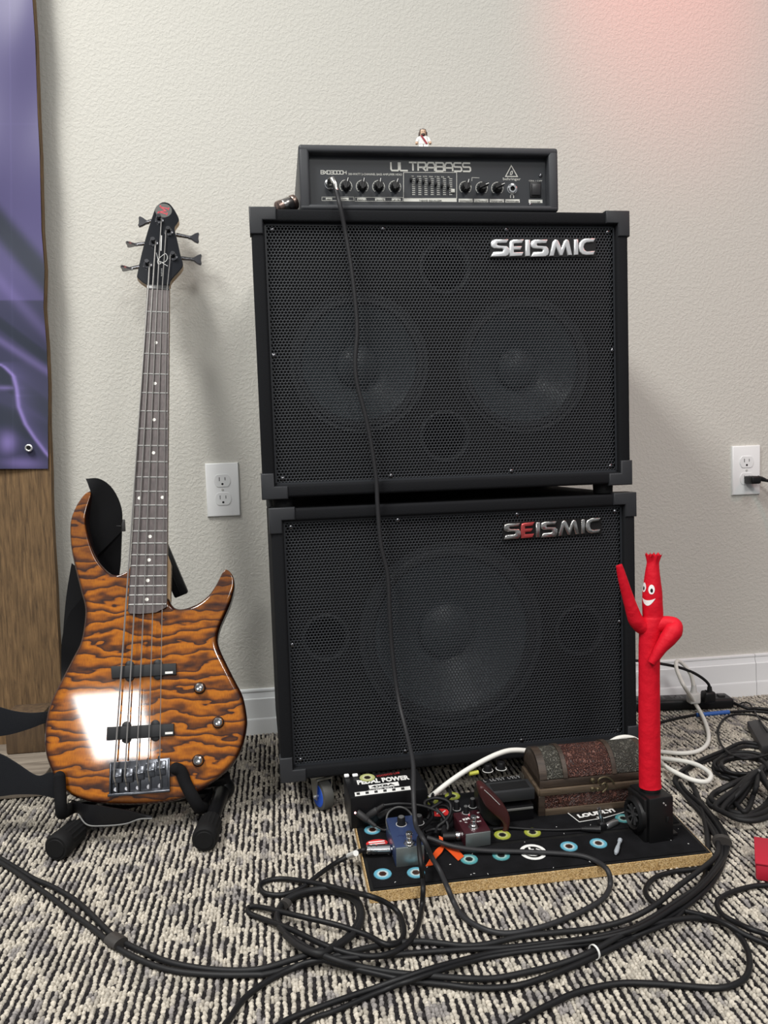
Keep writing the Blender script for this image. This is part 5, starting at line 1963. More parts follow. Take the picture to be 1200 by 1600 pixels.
obj('intake_ring', [(lathe_bm([(.0155, -.004), (.0155, .004), (.0185, .0075), (.0225, .004), (.0235, -.002)], 32, False, False), IM)], BLW, hous)
obj('intake_cavity', [(lathe_bm([(.0156, -.003), (.0156, .001)], 24), IM)], BLACKM, hous)
fan = []
for j in range(9):
    fan.append((box_bm((-.001, .004, .0008), (.001, .0145, .003)), IM @ Rz(2 * PI * j / 9) @ Rx(.3)))
fan.append((lathe_bm([(.0055, .0008), (.005, .0045), (.003, .0055)], 16), IM))
obj('fan', fan, mat('grey_fan', (.03, .03, .032), .4), hous)
for (u, v) in ((1036.5, 1255), (1039.5, 1256)):
    pass
FPb = Plane(BMt @ Vector((0, 0, 0)), blX, Up)
obj('screw', [(lathe_bm([(.0014, 0), (.0012, .0008)], 10), T(FPb.pt(1037, 1255)) @ rot_to(FPb.N)), (lathe_bm([(.0012, 0), (.001, .0008)], 10), T(FPb.pt(1040, 1258)) @ rot_to(FPb.N))], STEEL, hous)
obj('switch', [(box_bm((-.002, -.004, 0), (.002, .004, .0015), .0005), mtx(FPb.pt(1043, 1280), FPb.X, FPb.Y, FPb.N))], BLACKM, hous)
k = pxm(Vector((AX.x, AX.y, .25)))
colr = 15.2 * k
ctop = ony(1016, 1226, TUBEY)
obj('collar', [(lathe_bm([(colr * .98, Hb2 - .002), (colr * 1.05, Hb2 + .002), (colr, Hb2 + .004), (colr, ctop.z - zb0 + .004)], 32), T(AX.x, AX.y, zb0))], BLW, hous)


def tm(u, v, dy=0.0):
    return ony(u, v, TUBEY + dy)


prof = [(1016, 1229, 17.6), (1015.5, 1220, 17.0), (1015, 1180, 16.8), (1014.6, 1120, 16.6), (1014.3, 1060, 16.3), (1014.6, 1020, 16.4), (1015.2, 1000, 16.6), (1016, 985, 17.0), (1017.5, 975, 17.2), (1019.5, 966, 16.6), (1020.2, 962, 15.6), (1020, 955, 15.7), (1019.3, 940, 15.5), (1019.3, 925, 14.8), (1019.3, 909, 12.9), (1019.3, 895, 11.2), (1020, 883, 9.6), (1020.3, 878, 9.3), (1020.6, 872, 10.2), (1020.8, 866, 11.6)]


def tube_man_bm():
    bm = bmesh.new()
    n = 36
    P = smooth_path([(a, b_, c) for a, b_, c in prof], 5)
    rings = []
    for i, p in enumerate(P):
        c = tm(p.x, p.y)
        ring = []
        for j in range(n):
            th_ = 2 * PI * j / n
            cr = .018 * noise.noise((math.cos(th_) * 2.2, math.sin(th_) * 2.2, p.y * .06)) + .012 * noise.noise((math.cos(th_) * 5, math.sin(th_) * 5, p.y * .17))
            fr = 1.0
            if p.y < 884:
                fr = 1 + .16 * math.sin(th_ * 7 + p.y * .1) * (884 - p.y) / 18
            rr = p.z * k * (1 + cr) * fr
            ring.append(bm.verts.new((c.x + rr * math.cos(th_), c.y + rr * math.sin(th_) * .92, c.z)))
        rings.append(ring)
    for a, b_ in zip(rings, rings[1:]):
        for j in range(n):
            bm.faces.new((a[j], a[(j + 1) % n], b_[(j + 1) % n], b_[j]))
    # frayed top edge
    for j in range(n):
        rings[-1][j].co.z += (.0022 if j % 3 == 0 else -.0012 * (j % 3))
    bm.faces.new(rings[0][::-1])
    bmesh.ops.recalc_face_normals(bm, faces=bm.faces[:])
    return bm


fig = obj('fabric_body', [tube_man_bm()], RED, bl, angle=60)
armp = [(1012, 985, 0, 11), (1001, 977, 0, 12.5), (993, 968, -.002, 11.5), (986, 948, -.004, 9.6), (979, 926, -.006, 8.2), (973, 905, -.008, 7.0), (968, 886, -.010, 5.2), (967, 883, -.010, 4.6)]
ap_ = smooth_path([tm(a, b_, c) for a, b_, c, d in armp], 5)
ar = [np.interp(i / 5, range(len(armp)), [d for *_, d in armp]) * k for i in range(len(ap_))]
obj('arm', [tube_bm(ap_, [float(x) for x in ar], 16)], RED, fig, angle=60)
arm2 = [(1020, 980, -.002, 12), (1034, 975, -.006, 12), (1047, 974, -.012, 11), (1055, 977, -.018, 10.5), (1052, 986, -.021, 14), (1043, 999, -.022, 12.5), (1033, 1012, -.022, 9.5), (1025, 1025, -.021, 7.8), (1018, 1036, -.020, 6.2)]
ap_ = smooth_path([tm(a, b_, c) for a, b_, c, d in arm2], 5)
ar = [np.interp(i / 5, range(len(arm2)), [d for *_, d in arm2]) * k for i in range(len(ap_))]
obj('arm', [tube_bm(ap_, [float(x) for x in ar], 16)], RED, fig, angle=60)
EYEW = mat('white_felt', (.85, .85, .84), .6)


def on_head(pts, lift):
    """flat shape in head pixels (du from the face turn, dv) laid on the round head."""
    bm = bmesh.new()
    vs = []
    for (a_deg, v) in pts:
        r0 = float(np.interp(-v, [-p[1] for p in prof], [p[2] for p in prof])) * k
        cx_ = float(np.interp(-v, [-p[1] for p in prof], [p[0] for p in prof]))
        c = tm(cx_, v)
        th_ = math.radians(a_deg - 90)
        r1 = r0 * 1.012 + lift
        vs.append(bm.verts.new((c.x + r1 * math.cos(th_), c.y + r1 * math.sin(th_) * .92, c.z)))
    f = bm.faces.new(vs)
    bmesh.ops.triangulate(bm, faces=[f])
    bmesh.ops.recalc_face_normals(bm, faces=bm.faces[:])
    return bm


def oval(ca, cv, ra, rv, n=20):
    return [(ca + ra * math.cos(2 * PI * i / n), cv + rv * math.sin(2 * PI * i / n)) for i in range(n)]


for ca, cv in ((-29, 918.8), (-84, 916.5)):
    ey = obj('eye', [on_head(oval(ca, cv, 19, 7.4), .0004)], EYEW, fig)
    obj('pupil', [on_head(oval(ca + 1, cv + 1.5, 7.5, 3.1), .0008)], BLACKM, ey)
sm = [(-98 + 7.6 * i, 932.5 + 3.2 * math.sin(PI * i / 12)) for i in range(13)] + [(-98 + 7.6 * i, 932.5 + 11.5 * math.sin(PI * i / 12)) for i in range(11, 0, -1)]
obj('smile', [on_head(sm, .0004)], EYEW, fig)

# ---- small loose bits on the board
HP = Plane(PB.world(0, 0, .006), PB.X, PB.Y)
an = thing('wall_anchor', 'small grey plastic wall anchor lying on the front of the pedalboard', 'wall anchor', PB.pt(965, 1325))
a1, a2 = HP.pt(969, 1312), HP.pt(962, 1334)
obj('anchor_body', [tube_bm([a1, a1.lerp(a2, .12), a1.lerp(a2, .14), a1.lerp(a2, .5), a1.lerp(a2, .52), a1.lerp(a2, .85), a2], [.0032, .0032, .0022, .0024, .0030, .0034, .0018], 12)], mat('grey_nylon', (.34, .37, .40), .4), an)
jp = thing('angled_jack_plug', 'right angle black jack plug with upright metal tip before the chest', 'plug', PB.pt(940, 1295))
VPl = Plane(PB.pt(940, 1296), PB.X, PB.N)
obj('plug_housing', [(box_bm((-.005, -.006, .0), (.006, .006, .012), .002), mtx(PB.pt(940, 1296), PB.X, PB.Y, PB.N)), tube_bm([PB.pt(938, 1296, .006), PB.pt(926, 1295.5, .006), PB.pt(908, 1295.2, .006)], [.0052, .0046, .0030], 10)], BLACK, jp)
obj('metal_tip', [tube_bm([VPl.pt(941, 1285), VPl.pt(937, 1268), VPl.pt(936.2, 1264.8), VPl.pt(935.6, 1262)], [.0030, .0030, .0016, .0026], 12)], CHROME, jp)
obj('cord', [tube_bm(smooth_path([PB.pt(910, 1295.2, .006), PB.pt(870, 1297, .004), PB.pt(835, 1296, .004), PB.pt(805, 1294, .005), PB.pt(790, 1293, .006), PB.pt(770, 1296, .006)], 6), .0021, 12)], RUBBER, jp)
sj = thing('silver_adapter', 'short silver jack adapter beside the angled plug', 'adapter', PB.pt(955, 1288))
obj('barrel', [tube_bm([HP.pt(947, 1291.5), HP.pt(949, 1290.5), HP.pt(962, 1284), HP.pt(964, 1283)], [.0038, .0048, .0050, .0036], 14)], mat('satin_silver', (.45, .46, .47), .3, .9), sj)

# ---- input plug in the blue pedal's left jack
ipl = thing('silver_jack_plug', 'silver barrel jack plug in the left side of the blue pedal', 'plug', PB.pt(595, 1333))
h_ = .0115
PLN = Plane(PB.world(0, 0, h_), PB.X, PB.Y)
i0, i1 = PLN.pt(573, 1327.5), PLN.pt(611, 1326.5)
dv = i1 - i0
prof2 = [(.0056, 0), (.0068, .001), (.0068, dv.length * .14), (.0058, dv.length * .16), (.0058, dv.length * .20), (.0068, dv.length * .22), (.0068, dv.length * .36), (.0058, dv.length * .38), (.0058, dv.length * .42), (.0068, dv.length * .44), (.0068, dv.length * .96), (.0052, dv.length), (.0032, dv.length), (.0032, dv.length + .010)]
obj('barrel', [(lathe_bm(prof2, 20), T(i0) @ rot_to(dv))], CHROME, ipl)
# plug at maroon pedal
mpl = thing('angled_jack_plug', 'angled black jack plug with steel collar at the left of the maroon pedal', 'plug', PB.pt(705, 1312))
g0, g1 = PB.pt(692, 1307, .010), PB.pt(711, 1306.5, .010)
obj('plug_housing', [tube_bm([g0, g1], .0062, 14), tube_bm([PB.pt(695, 1306, .010), PB.pt(694, 1292, .012), PB.pt(690, 1280, .018)], [.0056, .0048, .003], 12)], BLACK, mpl)
obj('collar', [tube_bm([g1, PB.pt(714, 1306, .010), PB.pt(718, 1305.5, .010), PB.pt(722, 1305, .010)], [.0046, .0064, .0064, .0040], 12)], CHROME, mpl)


# ================================================================== CABLES
def cab(name, label, pts, r, m=RUBBER, per=6, n=12, z=None, group=None, cat='cable'):
    """pts: (u, v) on the carpet, (u, v, lift) above it, or a Vector."""
    P = []
    for p in pts:
        if isinstance(p, Vector):
            P.append(p)
        else:
            hh = r + (p[2] if len(p) > 2 else 0.0)
            P.append(onz(p[0], p[1], hh))
    P = smooth_path(P, per)
    for q_ in P:
        if q_.z < r * .9:
            q_.z = r * .9
    o_ = obj(name, [tube_bm(P, r, n)], m, origin=(P[0].x, P[0].y, 0))
    tag(o_, label, cat, group)
    return o_


# instrument cable: amp jack, down the grilles, over the board, around the floor, back to the board
YF = -.4453 - .006


def fy(u, v, d=.0):
    return ony(u, v, YF - d)


am0 = AP.pt(517, 284, .018)
ic_pts = [AP.pt(521, 286.5, .030), AP.pt(526, 300, .032), fy(531, 320, .004), fy(540, 365), fy(549, 420), fy(556, 480), fy(558, 520), fy(555, 565), fy(558, 600), fy(571, 650), fy(581, 700), fy(588, 750), fy(590, 790), fy(595, 850), fy(606, 900), fy(609, 960), fy(613, 1020), fy(622, 1090, .01), ony(634, 1140, -.50), ony(645, 1190, -.565),
          ony(646, 1235, -.612), ony(647, 1262, -.630), ony(650, 1290, -.648), PB.pt(658, 1305, .052), PB.pt(665, 1318, .047), PB.pt(675, 1340, .025), PB.pt(688, 1362, .010), PB.pt(700, 1389, .007), (709, 1410, .004), (720, 1428), (737, 1442), (766, 1455), (800, 1458), (852, 1447), (907, 1425), (940, 1406), (953, 1386), PB.pt(950, 1361, .006),
          PB.pt(932, 1346, .0055), PB.pt(907, 1337, .0055), PB.pt(870, 1333.5, .0058), PB.pt(815, 1331, .006), PB.pt(760, 1329.5, .008), PB.pt(727, 1326, .012), PB.pt(702, 1321, .013), PB.pt(677, 1312, .016), PB.pt(667, 1309, .018)]
P = smooth_path([p if isinstance(p, Vector) else onz(p[0], p[1], .0036 + (p[2] if len(p) > 2 else 0)) for p in ic_pts], 7)
for q_ in P:
    q_.z = max(q_.z, .0033)
ict = thing('instrument_cable', 'black cable from the amplifier input hanging down over both speaker grilles', 'cable', (P[0].x, P[0].y, 0))
obj('cord', [tube_bm(P, .0036, 12)], mat('grey_black_cable', (.022, .022, .024), .5, spec=.3), ict)
jm = am(516, 287.5)
obj('jack_plug', [tube_bm([AP.pt(515.5, 288, .003), AP.pt(516.3, 286, .014), AP.pt(517.6, 282.5, .020), AP.pt(521, 281, .024)], [.0058, .0060, .0062, .0060], 14), tube_bm([AP.pt(519.5, 281, .024), AP.pt(523, 287, .030), AP.pt(526, 298, .031)], [.0056, .0048, .0036], 12)], mat('warm_nickel', (.72, .70, .65), .18, 1.0), ict)

# guitar lead from the blue pedal's silver plug, around two floor loops and back over the board
gl = [i0 + (i0 - i1).normalized() * .002, PB.pt(565, 1329, .0105), (551, 1335, .012), (525, 1348, .003), (499, 1366, .004), (470, 1388), (441, 1398), (415, 1396), (406, 1386), (415, 1377), (441, 1373), (488, 1379, .006), (536, 1390, .012), (560, 1396, .020), (580, 1401, .023), (602, 1410, .012), (622, 1425), (630.5, 1447), (629, 1465), (617, 1476, .004), (598, 1474, .008), (573, 1461, .006), (525, 1445, .008),
      (470, 1432, .010), (415, 1419, .004), (391, 1417), (389, 1426), (408, 1435), (452, 1451, .008), (507, 1477, .012), (551, 1491, .010), (587, 1494, .008), (617, 1487, .006), (639, 1472, .004), (653, 1447), (659, 1416), PB.pt(661, 1390, .008), PB.pt(660, 1372, .012), PB.pt(658, 1352, .034), PB.pt(655, 1325, .046), PB.pt(655, 1310, .046), PB.pt(660, 1303, .044)]
P = smooth_path([p if isinstance(p, Vector) else onz(p[0], p[1], .0035 + (p[2] if len(p) > 2 else 0)) for p in gl], 7)
glt = thing('guitar_lead', 'black lead looping on the carpet left of the pedalboard from the silver plug', 'cable', (P[20].x, P[20].y, 0))
obj('cord', [tube_bm(P, .0035, 12)], RUBBER, glt)
obj('heat_shrink', [tube_bm([onz(545, 1337.5, .013), PB.pt(556, 1333, .011)], .0042, 10)], mat('white_heat_shrink', (.72, .72, .70), .4), glt)

LOOM = 'cables running across the carpet'
C1a = [(-60, 1308), (-20, 1330), (0, 1341), (27, 1357), (53, 1373), (83, 1386), (117, 1406), (143, 1429), (167, 1453), (183, 1466), (217, 1484), (267, 1504), (333, 1515), (400, 1515, .004), (455, 1500, .006), (488, 1489, .008), (525, 1476, .006), (547, 1458), (560, 1436), (558, 1414), (543, 1401), (514, 1393.5), (485, 1395), (459, 1404), (439, 1417), (433, 1436, .002), (442, 1454, .006), (466, 1472, .010), (492, 1487, .014), (525, 1500, .014), (565, 1511, .006), (617, 1520, .004), (672, 1525, .006), (727, 1529, .004), (770, 1529), (815, 1521), (870, 1508), (918, 1490, .004), (965, 1464, .006), (1017, 1435, .008), (1061, 1406, .008), (1097, 1381, .006), (1121, 1350, .004), (1127, 1325), (1120, 1302), (1111, 1288), (1093, 1264), (1069, 1241), (1057, 1223), (1060, 1213), (1080, 1199), (1100, 1190), (1127, 1179), (1147, 1171), (1167, 1166), (1187, 1169), (1215, 1180), (1260, 1196)]
cab('audio_cable', 'long black cable forming the tied coil on the carpet left of centre', C1a, .0036, CABLE2, group=LOOM)
C1b = [(438, 1447, .004), (433, 1432, .004), (441, 1412, .004), (460, 1399, .005), (486, 1391, .004), (515, 1389, .004), (545, 1397, .004), (562, 1413, .003), (565, 1437, .003), (551, 1461, .004), (522, 1480, .010), (500, 1490, .017), (470, 1480, .014), (446, 1461, .008)]
cab('coiled_cable', 'bundled black cable coil lying on the carpet before the stand', C1b, .0042, CABLE2)
tw_p = onz(447, 1408, .006)
C2 = [(-60, 1314), (-20, 1336), (0, 1347), (27, 1364), (53, 1383), (80, 1402), (113, 1427), (153, 1457), (177, 1477), (217, 1499), (267, 1516), (333, 1523), (400, 1523), (415, 1522), (470, 1509), (525, 1494, .007), (573, 1481.5, .004), (609, 1475), (653, 1471), (690, 1474), (727, 1478), (763, 1475), (815, 1463), (870, 1457), (925, 1451), (980, 1437, .004), (1024, 1414, .010), (1061, 1384, .010), (1097, 1357, .009), (1118, 1338, .008), (1122, 1318, .006), (1112, 1296, .004), (1098, 1276), (1078, 1252), (1062, 1232), (1054, 1220, .004), (1062, 1207, .005), (1090, 1190, .005), (1130, 1173, .005), (1165, 1160, .003), (1215, 1172)]
cab('audio_cable', 'black cable paired with another from the left edge, running past the pedalboard front', C2, .0036, CABLE2, group=LOOM)
C3 = [(330, 1650), (345, 1612), (360, 1590), (382, 1560), (415, 1535), (455, 1514), (485, 1503, .006), (530, 1498, .010), (590, 1494, .004), (650, 1489), (720, 1484), (797, 1480), (852, 1474), (907, 1468), (962, 1457, .004), (1017, 1444, .006), (1072, 1435, .004), (1108, 1437), (1138, 1446, .005), (1160, 1469), (1171, 1498), (1167, 1524), (1149, 1538), (1119, 1544), (1072, 1541), (1017, 1537), (965, 1537), (907, 1549), (859, 1569.5), (815, 1593), (770, 1620), (720, 1660)]
cab('audio_cable', 'black cable making the wide loop at the lower right of the carpet', C3, .0036, RUBBER, group=LOOM)
C4 = [(390, 1640), (441, 1598), (507, 1571), (580, 1546), (624, 1530, .008), (672, 1514, .010), (727, 1499, .004), (775, 1488), (830, 1481), (890, 1473, .003), (945, 1465, .006), (1000, 1449, .010), (1050, 1420, .012), (1090, 1391, .010), (1117, 1362, .008), (1134, 1335), (1137, 1312), (1124, 1288), (1104, 1264), (1085, 1240)]
cab('audio_cable', 'upper one of two black cables side by side at the bottom edge', C4, .0034, RUBBER, group=LOOM)
C4b = [(420, 1645), (481, 1596), (525, 1579), (598, 1548), (639, 1533, .010), (690, 1516, .008), (745, 1500, .0), (800, 1489.5), (852, 1483), (910, 1476), (965, 1470), (1010, 1456, .004), (1055, 1436, .004), (1075, 1410, .004), (1090, 1388, .004), (1100, 1370), (1103, 1357)]
cab('audio_cable', 'lower one of two black cables side by side at the bottom edge', C4b, .0030, RUBBER, group=LOOM)
C5 = [(446, 1461, .003), (470, 1481, .008), (500, 1497, .010), (540, 1510, .004), (590, 1522, .004), (635, 1532, .004), (690, 1538), (745, 1544), (804, 1541), (852, 1527), (900, 1508), (932, 1493), (985, 1468), (1040, 1436, .004), (1085, 1406, .004), (1115, 1376), (1131, 1344), (1133, 1316), (1121, 1290, .004), (1098, 1260, .004), (1072, 1236, .004), (1063, 1224)]
cab('audio_cable', 'black cable wrapped with a white tie, running right from the coil', C5, .0036, RUBBER, group=LOOM)
C6 = [(1104, 1340), (1108, 1354), (1079, 1359), (1053, 1362), (1024, 1371), (1009, 1388), (1013, 1403), (1035, 1417), (1072, 1424, .002), (1108, 1433, .006), (1138, 1445, .009), (1163, 1460, .004), (1200, 1476), (1250, 1500)]
cab('audio_cable', 'black cable looping under the right front corner of the pedalboard', C6, .0034, RUBBER, group=LOOM)
C7 = [(1270, 1384), (1200, 1383), (1171, 1386), (1141, 1395), (1123, 1406), (1121, 1417), (1130, 1430, .003), (1149, 1441, .004), (1174, 1452, .008), (1200, 1461, .004), (1260, 1486)]
cab('audio_cable', 'black cable turning back at the right edge below the red box', C7, .0034, RUBBER, group=LOOM)
C8 = [(1070, 1205), (1077, 1218), (1085, 1233), (1092, 1250), (1099, 1274), (1104, 1297), (1106, 1322), (1104, 1345)]
cab('audio_cable', 'short black cable along the right side of the pedalboard', C8, .0042, CABLE2, group=LOOM)
# ties
tieM = mat('white_cable_tie', (.72, .72, .70), .4)
tc_ = onz(929, 1491.5, .006)
td_ = (onz(945, 1484, .006) - tc_)
tie = tag(obj('cable_tie', [(lathe_bm([(.0078, -.0013), (.0085, -.0013), (.0085, .0013), (.0078, .0013), (.0078, -.0013)], 20, False, False), T(tc_ + Vector((0, 0, .0032))) @ rot_to(td_))], tieM, origin=(tc_.x, tc_.y, 0)), 'white cable tie around the cable bundle in front of pedalboard', 'cable tie')
tc_ = onz(181, 1471, .006)
td_ = (onz(196, 1480, .006) - tc_)
tag(obj('cable_wrap', [(lathe_bm([(.0105, -.011), (.011, -.006), (.011, .006), (.0105, .011)], 16), T(tc_ + Vector((0, 0, .001))) @ rot_to(td_) @ Matrix.Diagonal((1, .62, 1, 1)))], mat('dark_tape', (.035, .032, .03), .5), origin=(tc_.x, tc_.y, 0)), 'dark wrap holding two cables together at the lower left', 'cable wrap')
tc_ = onz(1128, 1318, .006)
td_ = (onz(1132, 1330, .006) - tc_)
tag(obj('cable_wrap', [(lathe_bm([(.0135, -.005), (.014, -.003), (.014, .003), (.0135, .005)], 16), T(tc_ + Vector((0, 0, .003))) @ rot_to(td_) @ Matrix.Diagonal((1, .7, 1, 1)))], mat('dark_tape', (.035, .032, .03), .5), origin=(tc_.x, tc_.y, 0)), 'dark wrap around cables right of the pedalboard', 'cable wrap')
tc_ = onz(446, 1415, .006)
tag(obj('cable_wrap', [(lathe_bm([(.0078, -.004), (.0082, 0), (.0078, .004)], 14), T(tc_ + Vector((0, 0, .003))) @ rot_to(onz(456, 1406, .006) - tc_) @ Matrix.Diagonal((1, .7, 1, 1)))], mat('dark_tape', (.035, .032, .03), .5), origin=(tc_.x, tc_.y, 0)), 'black tape holding the floor coil together', 'cable wrap')

# coiled bundles at the right
tie2 = onz(1184, 1211, .022)
b1 = []
strands = [[(1113, 1243), (1108, 1256), (1122, 1262), (1148, 1258)], [(1117, 1238), (1112, 1250), (1128, 1255), (1155, 1245)], [(1128, 1264), (1143, 1274), (1168, 1276), (1196, 1268), (1212, 1250)], [(1118, 1258), (1132, 1270), (1158, 1281), (1190, 1280), (1222, 1262)], [(1135, 1262), (1152, 1270), (1176, 1270), (1198, 1255), (1206, 1235)], [(1140, 1246), (1150, 1256), (1162, 1268), (1170, 1262), (1176, 1245)]]
path = []
for si, s_ in enumerate(strands):
    path.append(tie2 + Vector((.004 * (si % 3 - 1), .004 * (si % 2), .002 * si - .004)))
    path.append(onz((1184 + s_[0][0]) / 2, (1211 + s_[0][1]) / 2 - 3, .02 + .002 * si))
    for (u, v) in s_:
        path.append(onz(u, v, .0045 + .0045 * (si % 4)))
    path.append(onz((1184 + s_[-1][0]) / 2 + 2, (1211 + s_[-1][1]) / 2, .016 + .002 * si))
path.append(tie2 + Vector((.01, .012, 0)))
path.append(onz(1200, 1192, .012))
path.append(onz(1230, 1180, .006))
cc = thing('cable_bundle', 'thick black cable bundle folded in loops at the right edge', 'cable', (tie2.x, tie2.y, 0))
obj('cord', [tube_bm(smooth_path(path, 6), .0042, 12)], CABLE2, cc)
obj('tie', [(lathe_bm([(.010, -.003), (.0108, 0), (.010, .003)], 14), T(tie2) @ rot_to(onz(1200, 1192, .02) - tie2))], mat('grey_twist_tie', (.14, .14, .14), .4), cc)
path = []
for si in range(5):
    for a in range(0, 360, 30):
        an_ = math.radians(a) + .3
        rx = 46 - 3 * si + 4 * math.sin(si * 2.1 + a * .02)
        ry = 21 - 2.2 * si + 2 * math.sin(si * 1.7)
        path.append(onz(1160 + rx * math.cos(an_) + 3 * math.sin(si * 3), 1196 + ry * math.sin(an_) + 1.5 * math.cos(si * 2), .004 + .0035 * si + .002 * math.sin(a * .07 + si)))
path += [onz(1210, 1212, .01), onz(1240, 1222, .005)]
cc2 = tag(obj('coiled_cable', [tube_bm(smooth_path(path, 4), .0033, 12)], RUBBER, origin=(onz(1160, 1196).x, onz(1160, 1196).y, 0)), 'loosely coiled black cable on the carpet beside the tube man', 'cable')

# thin cables and flat adapter near the baseboard
cab('thin_cable', 'thin black cable curving in a loop on the carpet at far right', [(1250, 1145), (1200, 1125), (1186, 1119), (1165, 1116), (1150, 1116), (1135, 1120.6), (1125, 1132), (1122, 1145), (1126, 1162, .004), (1138, 1176, .014), (1147, 1181, .020), (1160, 1185, .022), (1173, 1185, .022), (1193, 1181, .016), (1230, 1170)], .0022, RUBBER)
tc9 = thing('taped_cable', 'black cable with a blue tape sleeve in front of the power strip', 'cable', onz(1100, 1116))
pp9 = [(985, 1141), (1010, 1134), (1035, 1128), (1060, 1122), (1085, 1117.5), (1112, 1115), (1139, 1112.5), (1155, 1111.5), (1175, 1111), (1200, 1113), (1250, 1118)]
obj('cord', [tube_bm(smooth_path([onz(u, v, .003) for u, v in pp9], 6), .0030, 12)], RUBBER, tc9)
obj('blue_tape', [tube_bm([onz(1088, 1117.3, .0035), onz(1112, 1115, .0035), onz(1139, 1112.5, .0035)], .0046, 10)], mat('blue_tape', (.03, .12, .42), .5), tc9)
cab('thin_cable', 'thin black cable dropping from the baseboard beside the flat adapter', [(1152, 1104, .003), (1160, 1098, .004), (1170, 1099, .004), (1176, 1106), (1179, 1111, .003), (1188, 1126, .02), (1196, 1140, .02), (1215, 1160)], .0016, RUBBER)
fa = [onz(1167, 1126, .018), onz(1187, 1123.5, .018), onz(1222, 1160, .018), onz(1190, 1166, .018)]
bmf = bmesh.new()
ff = bmf.faces.new([bmf.verts.new(p) for p in fa])
rx_ = bmesh.ops.extrude_face_region(bmf, geom=[ff])
for g in rx_['geom']:
    if isinstance(g, bmesh.types.BMVert):
        g.co.z = .0005
bmesh.ops.recalc_face_normals(bmf, faces=bmf.faces[:])
bmesh.ops.bevel(bmf, geom=bmf.edges[:], offset=.003, segments=2, profile=.5, affect='EDGES')
tag(obj('power_adapter', [bmf], mat('charcoal_adapter', (.022, .022, .024), .5), origin=tuple(sum((Vector((p.x, p.y, 0)) for p in fa), Vector()) / 4)), 'flat charcoal adapter block on the carpet at the right edge', 'adapter')

# power strip with two plugs
sR, sL = onz(1148, 1108, 0), onz(1033, 1112, 0)
sX = (sR - sL).normalized()
sL2 = sR - sX * .32
SMx = mtx(sL2, sX, Vector((0, 0, 1)).cross(sX), Vector((0, 0, 1)))
pst = thing('power_strip', 'black power strip on the carpet against the white baseboard', 'power strip', sL2.lerp(sR, .5))
SL = (sR - sL2).length
obj('housing', [(box_bm((0, 0, .0005), (SL, .048, .024), .006, 3), SMx)], BLACK, pst)
sm_ = []
for kk in range(6):
    x_ = .03 + .042 * kk
    rc = obj('socket', [(box_bm((x_ - .014, .010, .0235), (x_ + .014, .038, .0246), .003), SMx)], mat('strip_socket', (.02, .02, .021), .35), pst)
    obj('slots', [(box_bm((x_ - .007, .018, .0244), (x_ - .0055, .026, .0248)), SMx), (box_bm((x_ + .0055, .018, .0244), (x_ + .007, .026, .0248)), SMx), (box_bm((x_ - .002, .030, .0244), (x_ + .002, .034, .0248)), SMx)], BLACKM, rc)
obj('reset_switch', [(box_bm((SL - .028, .016, .0235), (SL - .014, .032, .028), .001), SMx)], mat('switch_grey', (.03, .03, .03), .4), pst)
ysp = onz(1083, 1099, .024).y


def sp_(u, v, dy=0):
    return ony(u, v, ysp + dy)


# white cord: strip -> floor loops -> behind the chest -> power supply
wpts = [sp_(1084, 1072), sp_(1080, 1056), sp_(1073, 1044), sp_(1064, 1035), sp_(1057.5, 1033.5, -.01), sp_(1056.5, 1042, -.025), sp_(1061, 1056, -.045), sp_(1070, 1074, -.07), onz(1087, 1100, .022), onz(1100, 1124, .008), onz(1107, 1146, .0045), onz(1105, 1162, .0045), onz(1092, 1173, .0045), onz(1068, 1177, .0045), onz(1038, 1175, .0045), onz(1000, 1171, .0045), onz(970, 1172, .004),
        onz(962, 1178, .004), onz(985, 1180, .005), onz(1037, 1185, .009), onz(1080, 1192, .015), onz(1103, 1203, .017), onz(1111, 1213, .016), onz(1103, 1221.5, .014), onz(1080, 1218, .016), onz(1052, 1205, .018), onz(1036, 1195, .014)]
cht = CMx @ Vector((cw_, cdp + .012, Hb))
wpts += [ony(1018, 1176, cht.y - .01), ony(1000, 1160, cht.y), ony(984, 1152.5, cht.y), ony(966, 1153.5, cht.y), ony(946, 1163, cht.y), ony(900, 1176, cht.y), ony(850, 1176, cht.y), ony(806, 1172, cht.y - .005), ony(778, 1178, cht.y - .01), ony(740, 1197, cht.y - .02), ony(706, 1219, cht.y - .03), PM @ Vector((pw + .010, pd * .45, .018))]
P = smooth_path(wpts, 7)
for q_ in P:
    q_.z = max(q_.z, .0040)
wc_ = thing('white_power_cable', 'white power cord running from power strip behind the chest to the pedalboard', 'cable', (P[60].x, P[60].y, 0))
obj('cord', [tube_bm(P, .0042, 14)], WHITECORD, wc_)
pA = sp_(1083.5, 1092) 
pA.z = .037
obj('plug', [(box_bm((-.0125, -.011, -.012), (.0125, .011, .012), .004, 3), T(pA)), tube_bm([pA + Vector((0, 0, .010)), sp_(1084, 1079), sp_(1084, 1070)], [.008, .0066, .005], 12)], mat('grey_white_plug', (.55, .55, .53), .4), wc_)
bpc = thing('black_power_cable', 'black plug and cord at the right end of the power strip', 'cable', sp_(1107, 1105))
pB = sp_(1106.5, 1093)
pB.z = .0375
obj('plug', [(box_bm((-.013, -.012, -.013), (.013, .012, .012), .005, 3), T(pB)), tube_bm([pB + Vector((0, 0, .008)), sp_(1109, 1080), sp_(1108.5, 1073)], [.009, .006, .0048], 12)], BLACK, bpc)
